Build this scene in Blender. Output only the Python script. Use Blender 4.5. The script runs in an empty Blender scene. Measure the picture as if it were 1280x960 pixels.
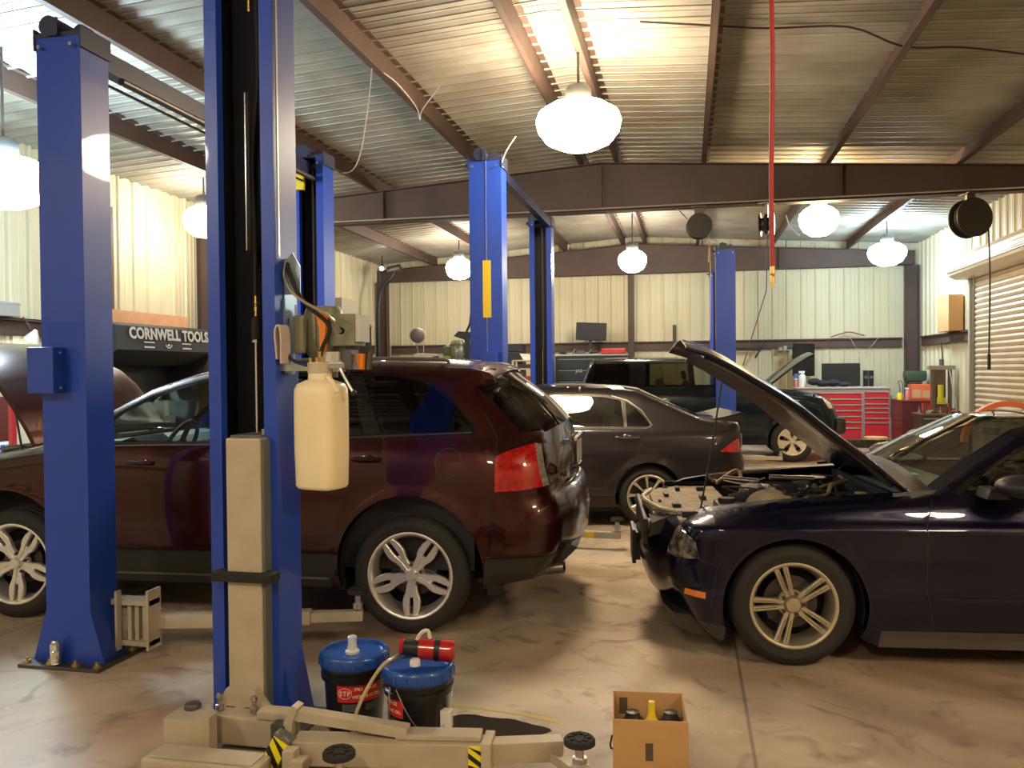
import bpy, bmesh, math, random
from mathutils import Vector, Matrix, Euler
from mathutils.geometry import delaunay_2d_cdt
random.seed(7)
PI = math.pi
scene = bpy.context.scene
COL = scene.collection

# ------------------------------------------------------------------ camera
F_PX = 1030.0
CAM_H = 1.67
yaw, pitch, roll = math.radians(12.06), math.radians(0.89), 0.0095
f0 = Vector((-math.sin(yaw), math.cos(yaw), 0)); r0 = Vector((math.cos(yaw), math.sin(yaw), 0))
FW = Vector((math.cos(pitch)*f0.x, math.cos(pitch)*f0.y, -math.sin(pitch)))
u0 = Vector((math.sin(pitch)*f0.x, math.sin(pitch)*f0.y, math.cos(pitch)))
RT = (r0*math.cos(roll) - u0*math.sin(roll)).normalized()
UP = (u0*math.cos(roll) + r0*math.sin(roll)).normalized()
cam_d = bpy.data.cameras.new('camera'); cam = bpy.data.objects.new('camera', cam_d); COL.objects.link(cam)
cam_d.sensor_width = 36.0; cam_d.sensor_fit = 'HORIZONTAL'; cam_d.lens = 36.0*F_PX/1280.0
cam_d.clip_start = 0.05; cam_d.clip_end = 200
m = Matrix((( RT.x, UP.x, -FW.x, 0), (RT.y, UP.y, -FW.y, 0), (RT.z, UP.z, -FW.z, CAM_H), (0, 0, 0, 1)))
cam.matrix_world = m
scene.camera = cam

# ------------------------------------------------------------------ materials
MATS = {}
def mat(name, color, rough=0.5, metal=0.0, coat=0.0, noise=None, bump=None, spec=0.5, emit=None, trans=0.0, ior=1.45, alpha=1.0, coat_rough=0.03):
    if name in MATS: return MATS[name]
    m = bpy.data.materials.new(name); m.use_nodes = True
    nt = m.node_tree; b = nt.nodes['Principled BSDF']
    c = (color[0], color[1], color[2], 1)
    b.inputs['Base Color'].default_value = c
    b.inputs['Roughness'].default_value = rough
    b.inputs['Metallic'].default_value = metal
    b.inputs['Coat Weight'].default_value = coat
    b.inputs['Coat Roughness'].default_value = coat_rough
    b.inputs['Specular IOR Level'].default_value = spec
    b.inputs['IOR'].default_value = ior
    b.inputs['Transmission Weight'].default_value = trans
    b.inputs['Alpha'].default_value = alpha
    if emit:
        b.inputs['Emission Color'].default_value = (emit[0], emit[1], emit[2], 1)
        b.inputs['Emission Strength'].default_value = emit[3]
    tc = None
    if noise or bump:
        tc = nt.nodes.new('ShaderNodeTexCoord')
    if noise:   # (scale, second colour, amount, detail)
        n = nt.nodes.new('ShaderNodeTexNoise'); n.inputs['Scale'].default_value = noise[0]
        n.inputs['Detail'].default_value = noise[3] if len(noise) > 3 else 5
        nt.links.new(tc.outputs['Object'], n.inputs['Vector'])
        r = nt.nodes.new('ShaderNodeMapRange'); r.inputs['From Min'].default_value = 0.4; r.inputs['From Max'].default_value = 0.68
        r.inputs['To Max'].default_value = noise[2]
        nt.links.new(n.outputs['Fac'], r.inputs['Value'])
        mx = nt.nodes.new('ShaderNodeMix'); mx.data_type = 'RGBA'
        mx.inputs['A'].default_value = c; mx.inputs['B'].default_value = (*noise[1], 1)
        nt.links.new(r.outputs['Result'], mx.inputs['Factor'])
        nt.links.new(mx.outputs['Result'], b.inputs['Base Color'])
    if bump:    # (scale, strength)
        n2 = nt.nodes.new('ShaderNodeTexNoise'); n2.inputs['Scale'].default_value = bump[0]; n2.inputs['Detail'].default_value = 4
        nt.links.new(tc.outputs['Object'], n2.inputs['Vector'])
        bp = nt.nodes.new('ShaderNodeBump'); bp.inputs['Strength'].default_value = bump[1]; bp.inputs['Distance'].default_value = 0.01
        nt.links.new(n2.outputs['Fac'], bp.inputs['Height']); nt.links.new(bp.outputs['Normal'], b.inputs['Normal'])
    MATS[name] = m
    return m

# ------------------------------------------------------------------ mesh kit
class MB:
    """collects shapes and links them as ONE mesh object"""
    def __init__(s): s.v = []; s.f = []; s.sm = []
    def add(s, vs, fs, smooth=False, M=None):
        o = len(s.v)
        for v in vs:
            v = Vector(v)
            s.v.append(M @ v if M else v)
        for f in fs: s.f.append([i+o for i in f]); s.sm.append(smooth)
        return s
    def box(s, x0, x1, y0, y1, z0, z1, M=None, bev=0.0):
        if bev <= 0:
            vs = [(x, y, z) for x in (x0, x1) for y in (y0, y1) for z in (z0, z1)]
            return s.add(vs, [(0,1,3,2),(4,6,7,5),(0,4,5,1),(2,3,7,6),(0,2,6,4),(1,5,7,3)], False, M)
        bm = bmesh.new(); bmesh.ops.create_cube(bm, size=1)
        for v in bm.verts: v.co = Vector(((x0+x1)/2+v.co.x*(x1-x0), (y0+y1)/2+v.co.y*(y1-y0), (z0+z1)/2+v.co.z*(z1-z0)))
        bmesh.ops.bevel(bm, geom=bm.edges[:], offset=bev, segments=2, profile=0.6, affect='EDGES')
        return s.bm(bm, False, M)
    def bm(s, bm, smooth=False, M=None):
        bm.verts.index_update()
        vs = [v.co.copy() for v in bm.verts]; fs = [[v.index for v in f.verts] for f in bm.faces]
        bm.free(); return s.add(vs, fs, smooth, M)
    def prism(s, pts, a, b, axis='y', M=None):
        """closed 2D outline pushed from a to b along an axis"""
        n = len(pts)
        def q(p, t):
            return {'x': (t, p[0], p[1]), 'y': (p[0], t, p[1]), 'z': (p[0], p[1], t)}[axis]
        vs = [q(p, a) for p in pts]+[q(p, b) for p in pts]
        fs = [tuple(range(n)), tuple(range(2*n-1, n-1, -1))]+[(i, i+n, (i+1) % n+n, (i+1) % n) for i in range(n)]
        return s.add(vs, fs, False, M)
    def cyl(s, p0, p1, r0, r1=None, n=16, caps=True, smooth=True):
        r1 = r0 if r1 is None else r1
        return s.tube([p0, p1], [r0, r1], n, caps, smooth)
    def tube(s, pts, r, n=8, caps=True, smooth=True):
        pts = [Vector(p) for p in pts]; k = len(pts)
        rs = list(r) if isinstance(r, (list, tuple)) else [r]*k
        o = len(s.v); prev = None
        for i, p in enumerate(pts):
            t = (pts[min(i+1, k-1)]-pts[max(i-1, 0)]).normalized()
            if prev is None:
                a = Vector((0, 0, 1)) if abs(t.z) < .9 else Vector((1, 0, 0))
                u = t.cross(a).normalized()
            else:
                u = (prev-t*prev.dot(t)).normalized()
            prev = u; w = t.cross(u)
            for j in range(n):
                a = 2*PI*j/n
                s.v.append(p+(u*math.cos(a)+w*math.sin(a))*rs[i])
        for i in range(k-1):
            for j in range(n):
                s.f.append([o+i*n+j, o+i*n+(j+1) % n, o+(i+1)*n+(j+1) % n, o+(i+1)*n+j]); s.sm.append(smooth)
        if caps:
            s.f.append([o+j for j in range(n)][::-1]); s.sm.append(False)
            s.f.append([o+(k-1)*n+j for j in range(n)]); s.sm.append(False)
        return s
    def lathe(s, prof, c=(0,0,0), n=32, M=None, smooth=True, axis='z', closed=False):
        """prof: (radius, height) list turned round an axis"""
        vs = []; k = len(prof)
        for r, h in prof:
            for j in range(n):
                a = 2*PI*j/n; x, y = r*math.cos(a), r*math.sin(a)
                p = (x, y, h) if axis == 'z' else ((x, h, y) if axis == 'y' else (h, x, y))
                vs.append((p[0]+c[0], p[1]+c[1], p[2]+c[2]))
        fs = []
        for i in range(k-1):
            for j in range(n): fs.append((i*n+j, i*n+(j+1) % n, (i+1)*n+(j+1) % n, (i+1)*n+j))
        return s.add(vs, fs, smooth, M)
    def ball(s, c, rx, ry=None, rz=None, n=12, M=None):
        ry = rx if ry is None else ry; rz = rx if rz is None else rz
        prof = []; vs = []; fs = []
        for i in range(n//2+1):
            t = PI*i/(n//2)
            for j in range(n):
                a = 2*PI*j/n
                vs.append((c[0]+rx*math.sin(t)*math.cos(a), c[1]+ry*math.sin(t)*math.sin(a), c[2]+rz*math.cos(t)))
        for i in range(n//2):
            for j in range(n): fs.append((i*n+j, i*n+(j+1) % n, (i+1)*n+(j+1) % n, (i+1)*n+j))
        return s.add(vs, fs, True, M)
    def build(s, name, material, parent=None, loc=None, sharp=40):
        me = bpy.data.meshes.new(name)
        me.from_pydata([tuple(v) for v in s.v], [], s.f)
        me.polygons.foreach_set('use_smooth', s.sm)
        bm = bmesh.new(); bm.from_mesh(me)
        bmesh.ops.recalc_face_normals(bm, faces=bm.faces[:]); bm.to_mesh(me); bm.free()
        if any(s.sm):
            try: me.set_sharp_from_angle(angle=math.radians(sharp))
            except Exception: pass
        if material: me.materials.append(material)
        o = bpy.data.objects.new(name, me); COL.objects.link(o)
        if parent: o.parent = parent
        if loc: o.location = loc
        return o

def tag(o, label=None, cat=None, group=None, kind=None):
    if label: o['label'] = label
    if cat: o['category'] = cat
    if group: o['group'] = group
    if kind: o['kind'] = kind
    return o
def empty(name, loc=(0,0,0), rz=0.0, label=None, cat=None, group=None):
    o = bpy.data.objects.new(name, None); COL.objects.link(o); o.empty_display_size = .1
    o.location = loc; o.rotation_euler = (0, 0, rz)
    return tag(o, label, cat, group)
def struct(name, mb, m): return tag(mb.build(name, m), kind='structure')
def copy_tree(o, parent=None):
    c = o.copy(); COL.objects.link(c)
    if parent: c.parent = parent
    for ch in [x for x in bpy.data.objects if x.parent == o]: copy_tree(ch, c)
    return c
def arc(cx, cz, r, a0, a1, n):
    return [(cx+r*math.cos(math.radians(a0+(a1-a0)*i/n)), cz+r*math.sin(math.radians(a0+(a1-a0)*i/n))) for i in range(n+1)]
def bez(pts, n=24):
    """smooth curve through points (Catmull-Rom)"""
    P = [Vector(p) for p in pts]; P = [P[0]*2-P[1]]+P+[P[-1]*2-P[-2]]; out = []
    seg = len(P)-3; k = max(2, n//seg)
    for i in range(seg):
        a, b, c, d = P[i:i+4]
        for j in range(k):
            t = j/k
            out.append(0.5*((2*b)+(c-a)*t+(2*a-5*b+4*c-d)*t*t+(3*b-a-3*c+d)*t**3))
    out.append(P[-2]); return out
def text_mesh(name, body, size, material, parent, M, extrude=0.002, spacing=1.0, bold=0.0):
    cu = bpy.data.curves.new(name, 'FONT'); cu.body = body; cu.size = size; cu.extrude = extrude; cu.offset = bold
    cu.align_x = 'CENTER'; cu.align_y = 'CENTER'; cu.space_character = spacing; cu.resolution_u = 3
    t = bpy.data.objects.new(name, cu); COL.objects.link(t)
    dg = bpy.context.evaluated_depsgraph_get(); dg.update()
    me = bpy.data.meshes.new_from_object(t.evaluated_get(dg)); bpy.data.objects.remove(t)
    me.name = name; me.transform(M); me.materials.clear(); me.materials.append(material)
    o = bpy.data.objects.new(name, me); COL.objects.link(o); o.parent = parent
    return o
# ------------------------------------------------------------------ materials of the place
BLUE = mat('lift_blue', (.014,.058,.42), .38, 0, .25, noise=(3,(.02,.055,.32),.5), bump=(60,.05))
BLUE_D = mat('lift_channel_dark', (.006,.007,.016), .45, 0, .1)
BEIGE = mat('lift_beige', (.46,.40,.30), .45, 0, .1, noise=(6,(.36,.30,.21),.6), bump=(40,.08))
BEIGE_D = mat('lift_edge_grey', (.12,.13,.11), .5)
BLACK = mat('black_plastic', (.012,.012,.013), .45)
RUBBER = mat('black_rubber', (.015,.014,.013), .8, bump=(80,.15))
STEEL = mat('steel', (.55,.55,.55), .28, 1.0)
CHROME = mat('chrome', (.8,.78,.74), .12, 1.0)
DKSTEEL = mat('dark_steel', (.12,.12,.12), .45, .8, noise=(20,(.2,.13,.08),.5))
BRASS = mat('brass', (.7,.47,.16), .3, 1.0)
REDIRON = mat('red_oxide_steel', (.088,.052,.040), .6, 0, 0, noise=(2,(.055,.036,.03),.7))
WHITE = mat('white_plastic', (.75,.73,.68), .4)
YELLOW = mat('yellow_paint', (.8,.56,.03), .45)
GREYG = mat('grey_green_enamel', (.20,.21,.15), .4, 0, .2, noise=(9,(.15,.15,.1),.5))
ORANGE = mat('orange_plastic', (.75,.22,.02), .4)
RED = mat('red_enamel', (.42,.018,.022), .33, 0, .3, noise=(4,(.3,.02,.02),.4))
CARD = mat('cardboard', (.50,.30,.13), .8, noise=(5,(.42,.24,.1),.5), bump=(30,.08))

# panels of wall and roof
WALLM = mat('painted_wall_panel', (.58,.53,.37), .5, 0, 0, noise=(.8,(.50,.44,.28),.7))
ROOFM = mat('galvanised_roof_deck', (.36,.34,.29), .5, .25, 0, noise=(1.4,(.22,.19,.15),.8))
# dusty streaks on the roof deck
def floor_material():
    m = bpy.data.materials.new('concrete_floor'); m.use_nodes = True; nt = m.node_tree; N = nt.nodes; L = nt.links
    b = N['Principled BSDF']; tc = N.new('ShaderNodeTexCoord')
    def noise(s, d=6, dist=0.0, w=0):
        n = N.new('ShaderNodeTexNoise'); n.inputs['Scale'].default_value = s; n.inputs['Detail'].default_value = d
        n.inputs['Distortion'].default_value = dist
        mp = N.new('ShaderNodeMapping'); mp.inputs['Location'].default_value = (w, w*1.7, 0)
        L.new(tc.outputs['Object'], mp.inputs['Vector']); L.new(mp.outputs['Vector'], n.inputs['Vector']); return n
    def rng(src, a, bb, c=0., d=1.):
        r = N.new('ShaderNodeMapRange'); r.inputs['From Min'].default_value = a; r.inputs['From Max'].default_value = bb
        r.inputs['To Min'].default_value = c; r.inputs['To Max'].default_value = d; L.new(src, r.inputs['Value']); return r.outputs['Result']
    def mix(f, a, c2):
        x = N.new('ShaderNodeMix'); x.data_type = 'RGBA'; L.new(f, x.inputs['Factor'])
        if isinstance(a, tuple): x.inputs['A'].default_value = (*a, 1)
        else: L.new(a, x.inputs['A'])
        x.inputs['B'].default_value = (*c2, 1); return x.outputs['Result']
    n1 = noise(1.1, 8, .6); n2 = noise(.55, 6, 1.2, 3.3); n3 = noise(9, 8, .3, 8); n4 = noise(2.6, 7, 2.0, 5)
    c = mix(rng(n1.outputs['Fac'], .38, .66), (.55,.44,.315), (.37,.28,.195))
    c = mix(rng(n2.outputs['Fac'], .46, .70, 0, .85), c, (.25,.145,.095))
    c = mix(rng(n4.outputs['Fac'], .54, .74, 0, .75), c, (.16,.10,.075))
    c = mix(rng(n3.outputs['Fac'], .62, .8, 0, .5), c, (.70,.60,.44))
    # control joints every 4.6 m
    sx = N.new('ShaderNodeSeparateXYZ'); L.new(tc.outputs['Object'], sx.inputs['Vector'])
    def line(out, pos):
        a = N.new('ShaderNodeMath'); a.operation = 'SUBTRACT'; L.new(out, a.inputs[0]); a.inputs[1].default_value = pos
        p = N.new('ShaderNodeMath'); p.operation = 'PINGPONG'; L.new(a.outputs[0], p.inputs[0]); p.inputs[1].default_value = 2.3
        return rng(p.outputs[0], 0.004, 0.012, .6, 0.)
    c = mix(line(sx.outputs['X'], .27), c, (.07,.055,.045)); c = mix(line(sx.outputs['Y'], 2.05), c, (.07,.055,.045))
    L.new(c, b.inputs['Base Color'])
    L.new(rng(n2.outputs['Fac'], .4, .7, .55, .28), b.inputs['Roughness'])
    bp = N.new('ShaderNodeBump'); bp.inputs['Strength'].default_value = .12; bp.inputs['Distance'].default_value = .01
    L.new(n3.outputs['Fac'], bp.inputs['Height']); L.new(bp.outputs['Normal'], b.inputs['Normal'])
    return m
FLOORM = floor_material()

XL, XR, YB, YF = -7.55, 4.93, 19.5, -6.0
RIDGE_X, RIDGE_Z, SLOPE = -1.17, 4.79, .066
def roof_z(x): return RIDGE_Z-SLOPE*abs(x-RIDGE_X)

struct('floor', MB().box(XL-.2, XR+.2, YF-.2, YB+.2, -.15, 0), FLOORM)

def panel_profile(a0, a1, pitch=.305):
    """ribbed metal panel: (along, out) points, out = towards the room"""
    pts = []; a = a0
    while a < a1-1e-6:
        for da, o in ((0, 0), (.10, 0), (.105, .006), (.13, .006), (.135, 0), (.195, 0), (.2, .006), (.225, .006), (.23, 0), (.265, 0), (.277, .03), (.293, .03)):
            if a+da <= a1: pts.append((a+da, o))
        a += pitch
    pts.append((a1, 0)); return pts
def wall_sheet(name, a0, a1, to3, ztop, z0=0.0, m=WALLM):
    P = panel_profile(a0, a1); mb = MB(); vs = []; fs = []
    for a, o in P:
        for t in (0, 1):
            vs.append(to3(a, o, z0 if t == 0 else ztop(a)))
    for i in range(len(P)-1): fs.append((2*i, 2*i+2, 2*i+3, 2*i+1))
    n = len(vs)
    for a, o in P:
        for t in (0, 1): vs.append(to3(a, -.05, z0 if t == 0 else ztop(a)))
    for i in range(len(P)-1): fs.append((n+2*i, n+2*i+1, n+2*i+3, n+2*i+2))
    return struct(name, mb.add(vs, fs), m)
wall_sheet('wall_back', XL, XR, lambda a, o, z: (a, YB-o, z), lambda a: roof_z(a))
wall_sheet('wall_left', YF, YB, lambda a, o, z: (XL+o, a, z), lambda a: roof_z(XL))
wall_sheet('wall_front', XL, XR, lambda a, o, z: (a, YF+o, z), lambda a: roof_z(a))
DOOR_Y0, DOOR_Y1, DOOR_H = 11.9, 15.68, 3.26
wall_sheet('wall_right', DOOR_Y1, YB, lambda a, o, z: (XR-o, a, z), lambda a: roof_z(XR))
wall_sheet('wall_right_near', YF, DOOR_Y0, lambda a, o, z: (XR-o, a, z), lambda a: roof_z(XR))
wall_sheet('wall_right_header', DOOR_Y0, DOOR_Y1, lambda a, o, z: (XR-o, a, z), lambda a: roof_z(XR), DOOR_H)

# roof deck: ribs run down the slope (across the building)
def deck():
    mb = MB(); P = panel_profile(YF, YB, .22)
    for xa, xb in ((XL-.05, RIDGE_X), (RIDGE_X, XR+.05)):
        vs = []; fs = []
        for a, o in P:
            vs += [(xa, a, roof_z(xa)-o), (xb, a, roof_z(xb)-o), (xa, a, roof_z(xa)+.06), (xb, a, roof_z(xb)+.06)]
        for i in range(len(P)-1):
            k = 4*i; fs += [(k, k+1, k+5, k+4), (k+2, k+6, k+7, k+3)]
        mb.add(vs, fs)
    return mb
struct('ceiling', deck(), ROOFM)

# steel frame: every member is a structure piece of its own
tn = [0]
def trim(mb, m=REDIRON):
    tn[0] += 1; return struct('trim_%d' % tn[0], mb, m)
PURL = [-6.0, -4.5, -2.78, -1.42, -.92, .26, 1.86, 3.45]
for x in PURL:
    z = roof_z(x)-.012
    s = 1 if x > RIDGE_X else -1
    mb = MB(); mb.box(x-.003, x+.003, YF, YB-.05, z-.2, z); mb.box(x, x+.06, YF, YB-.05, z-.006, z); mb.box(x-.06, x, YF, YB-.05, z-.2, z-.194)
    mb.box(x-.063, x-.057, YF, YB-.05, z-.2, z-.18)
    trim(mb)
def rafter(y, bot=3.9):
    mb = MB()
    def zt(x): return roof_z(x)-.215
    xs = [XL+.15, RIDGE_X, XR-.15]
    for a, b in zip(xs, xs[1:]):
        def slab(y0, y1, za0, za1, zb0, zb1):
            mb.add([(a,y0,za0),(a,y1,za0),(a,y1,za1),(a,y0,za1),(b,y0,zb0),(b,y1,zb0),(b,y1,zb1),(b,y0,zb1)],
                   [(0,1,2,3),(7,6,5,4),(0,4,5,1),(1,5,6,2),(2,6,7,3),(3,7,4,0)])
        slab(y-.005, y+.005, bot, zt(a), bot, zt(b))
        slab(y-.09, y+.09, zt(a)-.01, zt(a), zt(b)-.01, zt(b))
        slab(y-.09, y+.09, bot-.01, bot, bot-.01, bot)
    for x in (-4.4, RIDGE_X, 2.0): mb.box(x-.005, x+.005, y-.085, y+.085, bot, zt(x)-.01)
    trim(mb)
def frame_column(x, y, s):
    mb = MB(); zt = 3.88
    mb.box(x-.12, x+.12, y-.005, y+.005, .02, zt); mb.box(x-.13, x-.12, y-.09, y+.09, .02, zt); mb.box(x+.12, x+.13, y-.09, y+.09, .02, zt)
    mb.box(x-.17, x+.17, y-.13, y+.13, 0, .02)
    trim(mb)
for y in (4.0, 11.65, 19.25):
    rafter(y); frame_column(XL+.2, y, 1); frame_column(XR-.2, y, -1)
# girts along the walls
GZ = 2.33
def girt(p0, p1, z=GZ, h=.2, dpt=.09):
    x0, y0 = p0; x1, y1 = p1; mb = MB()
    if abs(x1-x0) > abs(y1-y0):
        mb.box(x0, x1, y0-dpt, y0-.034, z-.01, z); mb.box(x0, x1, y0-.04, y0-.034, z-h, z); mb.box(x0, x1, y0-dpt, y0-.034, z-h, z-h+.008); mb.box(x0, x1, y0-dpt, y0-dpt+.005, z-.03, z)
    else:
        s = 1 if x0 < 0 else -1
        a, b = sorted((x0+s*.034, x0+s*dpt)); mb.box(a, b, y0, y1, z-.01, z); mb.box(a, b, y0, y1, z-h, z-h+.008)
        a, b = sorted((x0+s*.034, x0+s*.04)); mb.box(a, b, y0, y1, z-h, z)
        a, b = sorted((x0+s*dpt-s*.005, x0+s*dpt)); mb.box(a, b, y0, y1, z-.03, z)
    trim(mb)
girt((XL+.34, YB), (-1.36, YB)); girt((-1.22, YB), (XR-.34, YB))
girt((XL, 4.1), (XL, 11.55)); girt((XL, 11.75), (XL, 19.1)); girt((XR, DOOR_Y1+.1), (XR, 19.1))
girt((XL, YF+.1), (XL, 3.9))
mb = MB(); mb.box(-1.36, -1.22, YB-.13, YB-.035, 0, roof_z(-1.2)-.22); trim(mb)
mb = MB(); mb.box(XL+.036, XL+.1, 9.5, 9.62, 0, 3.9); trim(mb)     # slim post on the left wall
# painted steel post beside the roller door
mb = MB(); mb.box(XR-.14, XR-.035, DOOR_Y1, DOOR_Y1+.08, 0, DOOR_H+.1); trim(mb, mat('door_post', (.3,.29,.25), .6))
mb = MB(); mb.box(XR-.14, XR-.035, DOOR_Y0-.08, DOOR_Y0, 0, DOOR_H+.1); trim(mb, MATS['door_post'])

# roller shutter door
SHUT = mat('shutter_slats', (.60,.50,.36), .45, .1, noise=(3,(.48,.38,.25),.6))
def shutter():
    root = empty('door_1', (XR, (DOOR_Y0+DOOR_Y1)/2, 0)); root['kind'] = 'structure'
    L = (DOOR_Y1-DOOR_Y0)/2
    mb = MB(); n = int(DOOR_H/.095); vs = []; fs = []
    for i in range(n+1):
        z = i*.095
        for dz, o in ((0, .03), (.012, .055), (.05, .075), (.085, .06)):
            for y in (-L, L): vs.append((-o, y, z+dz))
    for i in range(len(vs)//2-1): fs.append((2*i, 2*i+1, 2*i+3, 2*i+2))
    mb.add(vs, fs); mb.build('slat_curtain', SHUT, root)
    prof = [(-.03, 3.2), (-.30, 3.2), (-.42, 3.27), (-.46, 3.38), (-.44, 3.5), (-.34, 3.6), (-.03, 3.62)]
    mb = MB(); mb.prism(prof, -L-.02, L+.22, 'y'); 
    for i in range(1, 6): mb.box(-.468, -.45, -L, L+.2, 3.29+i*.03, 3.30+i*.03)
    mb.build('shutter_hood', mat('shutter_hood', (.62,.55,.42), .4, .2), root)
    mb = MB()
    for y in (-L+.01, L-.05): mb.box(-.1, -.035, y, y+.04, 0, DOOR_H)
    mb.build('guide_rail', mat('guide_rail', (.25,.23,.19), .5, .3), root)
    mb = MB(); mb.tube([(-.18, L-.35, z/10) for z in range(12, 33)], .008, 6); mb.build('pull_chain', DKSTEEL, root)
shutter()
# ------------------------------------------------------------------ two-post lifts
def channel(mb_out, mb_in, w, d, z0, z1, face, lip=.07):
    """C-shaped post; face = +1 / -1: the open side looks towards +y / -y. outline centred on 0"""
    t = .012; f = face; hw = w/2; hd = d/2
    def B(mb, x0, x1, a, b): mb.box(x0, x1, min(a*f, b*f), max(a*f, b*f), z0, z1)
    B(mb_out, -hw, hw, -hd, -hd+t)
    B(mb_out, -hw, -hw+t, -hd+t, hd); B(mb_out, hw-t, hw, -hd+t, hd)
    B(mb_out, -hw+t, -hw+lip, hd-t, hd); B(mb_out, hw-lip, hw-t, hd-t, hd)
    B(mb_out, -hw+lip-t, -hw+lip, hd-.05, hd-t); B(mb_out, hw-lip, hw-lip+t, hd-.05, hd-t)
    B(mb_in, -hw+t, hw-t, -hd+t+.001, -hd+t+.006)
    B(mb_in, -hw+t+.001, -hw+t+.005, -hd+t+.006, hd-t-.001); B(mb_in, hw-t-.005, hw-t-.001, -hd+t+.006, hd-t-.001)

def lift_post(root, x, y, face, h=3.66, w=.31, d=.23, carriage_z=.75, cover=False, strip=False, head=True, gusset=True, cyl_top=1.35):
    """one post with base plate, anchors, carriage, cylinder; origin local to root"""
    e = bpy.data.objects.new('post', None)
    mo, mi = MB(), MB(); channel(mo, mi, w, d, .02, h, face)
    if gusset:
        for s in (-1, 1):
            mo.add([(s*w/2, -d/2, .02), (s*(w/2+.09), -d/2, .02), (s*w/2, -d/2, .32), (s*w/2, d/2, .02), (s*(w/2+.05), d/2, .02), (s*w/2, d/2, .3)],
                   [(0,1,2),(5,4,3),(0,3,4,1),(1,4,5,2),(2,5,3,0)])
    post = mo.build('post', BLUE, root, (x, y, 0))
    mi.build('channel_lining', BLUE_D, post)
    mb = MB(); mb.box(-w/2-.12, w/2+.12, -d/2-.09, d/2+.11, 0, .02, bev=.003); mb.build('base_plate', DKSTEEL, post)
    ank = mat('zinc_anchor', (.5,.36,.15), .4, .8)
    for ax, ay in ((-w/2-.085, -d/2-.055), (-.08, -d/2-.055), (.09, -d/2-.055), (w/2+.085, -d/2-.055), (w/2+.085, d/2+.02), (-w/2-.085, d/2+.02)):
        mb = MB(); mb.lathe([(.001,.052),(.009,.052),(.009,.036),(.02,.036),(.02,.022),(.026,.022),(.026,.0201)], (ax, ay, 0), 8, smooth=False); mb.build('anchor_bolt', ank, post)
    if head:
        mb = MB(); mb.box(-w/2-.005, w/2+.005, -d/2-.005, d/2+.005, h, h+.025)
        mb.box(-w/2-.012, -w/2-.001, -d/2-.01, d/2+.01, h-.07, h+.05); mb.box(w/2+.001, w/2+.012, -d/2-.01, d/2+.01, h-.07, h+.05); mb.box(-w/2-.06,-w/2,-.02,.02,h-.03,h+.0)
        mb.cyl((-.05, -d/2-.02, h+.06), (-.05, d/2+.02, h+.06), .06, n=14); mb.cyl((.08, -.04, h+.05), (.08, .04, h+.05), .045, n=12)
        mb.box(-.02, .02, -d/2-.03, -d/2-.02, h+.0, h+.1)
        mb.build('pulley_head', mat('head_dark_blue', (.02,.025,.06), .5), post)
        mb = MB()
        for s in (-1, 1): mb.lathe([(.001,-.012),(.012,-.012),(.012,.0)], (s*w*.36, -d/2*1-.022, h-.06), 6, axis='y', smooth=False)
        mb.build('head_bolt', STEEL, post)
    if cover:
        f = -face
        mb = MB(); mb.box(-w/2-.012, -w/2+.16, min(f*d/2, f*(d/2+.1)), max(f*d/2, f*(d/2+.1)), 1.57, 1.83, bev=.006); mb.build('lock_cover', BLUE, post)
        mb = MB(); [mb.ball((-w/2+.165, f*(d/2+.05), z), .008) for z in (1.6, 1.8)]; mb.build('cover_screw', STEEL, post)
    if strip:
        f = -face
        mb = MB(); y0, y1 = sorted((f*(d/2+.001), f*(d/2+.005))); mb.box(-.03, .05, y0, y1, 2.19, 2.74); mb.build('yellow_warning_strip', YELLOW, post)
        mb = MB(); mb.cyl((.01, f*(d/2+.006), 2.74), (.01, f*(d/2+.006), h), .003, n=5); mb.cyl((.01, f*(d/2+.006), 1.85), (.01, f*(d/2+.006), 2.19), .003, n=5); mb.build('release_cable', STEEL, post)
        mb = MB(); y0, y1 = sorted((f*(d/2+.0), f*(d/2+.09))); mb.box(-.04, .12, y0, y1, 1.58, 1.86, bev=.005); mb.build('lock_cover', BLUE, post)
    # cylinder, rod, hose inside the channel
    mb = MB(); mb.cyl((-.0, -face*.02, .02), (-.0, -face*.02, cyl_top-.15), .035, n=14); mb.build('hydraulic_cylinder', DKSTEEL, post)
    mb = MB(); mb.cyl((-.0, -face*.02, cyl_top-.15), (-.0, -face*.02, min(h-.4, cyl_top+.6)), .014, n=10); mb.build('cylinder_rod', CHROME, post)
    mb = MB(); mb.tube([(.012, face*.03, z) for z in (cyl_top+.6, h-.1)], .012, 6); mb.build('lifting_chain', DKSTEEL, post)
    mb = MB(); mb.box(-w/2+.085, w/2-.085, min(face*.0, face*(d/2+.06)), max(face*.0, face*(d/2+.06)), carriage_z-.45, carriage_z+.35, bev=.006)
    mb.build('carriage', BEIGE, post)
    return post

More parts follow.
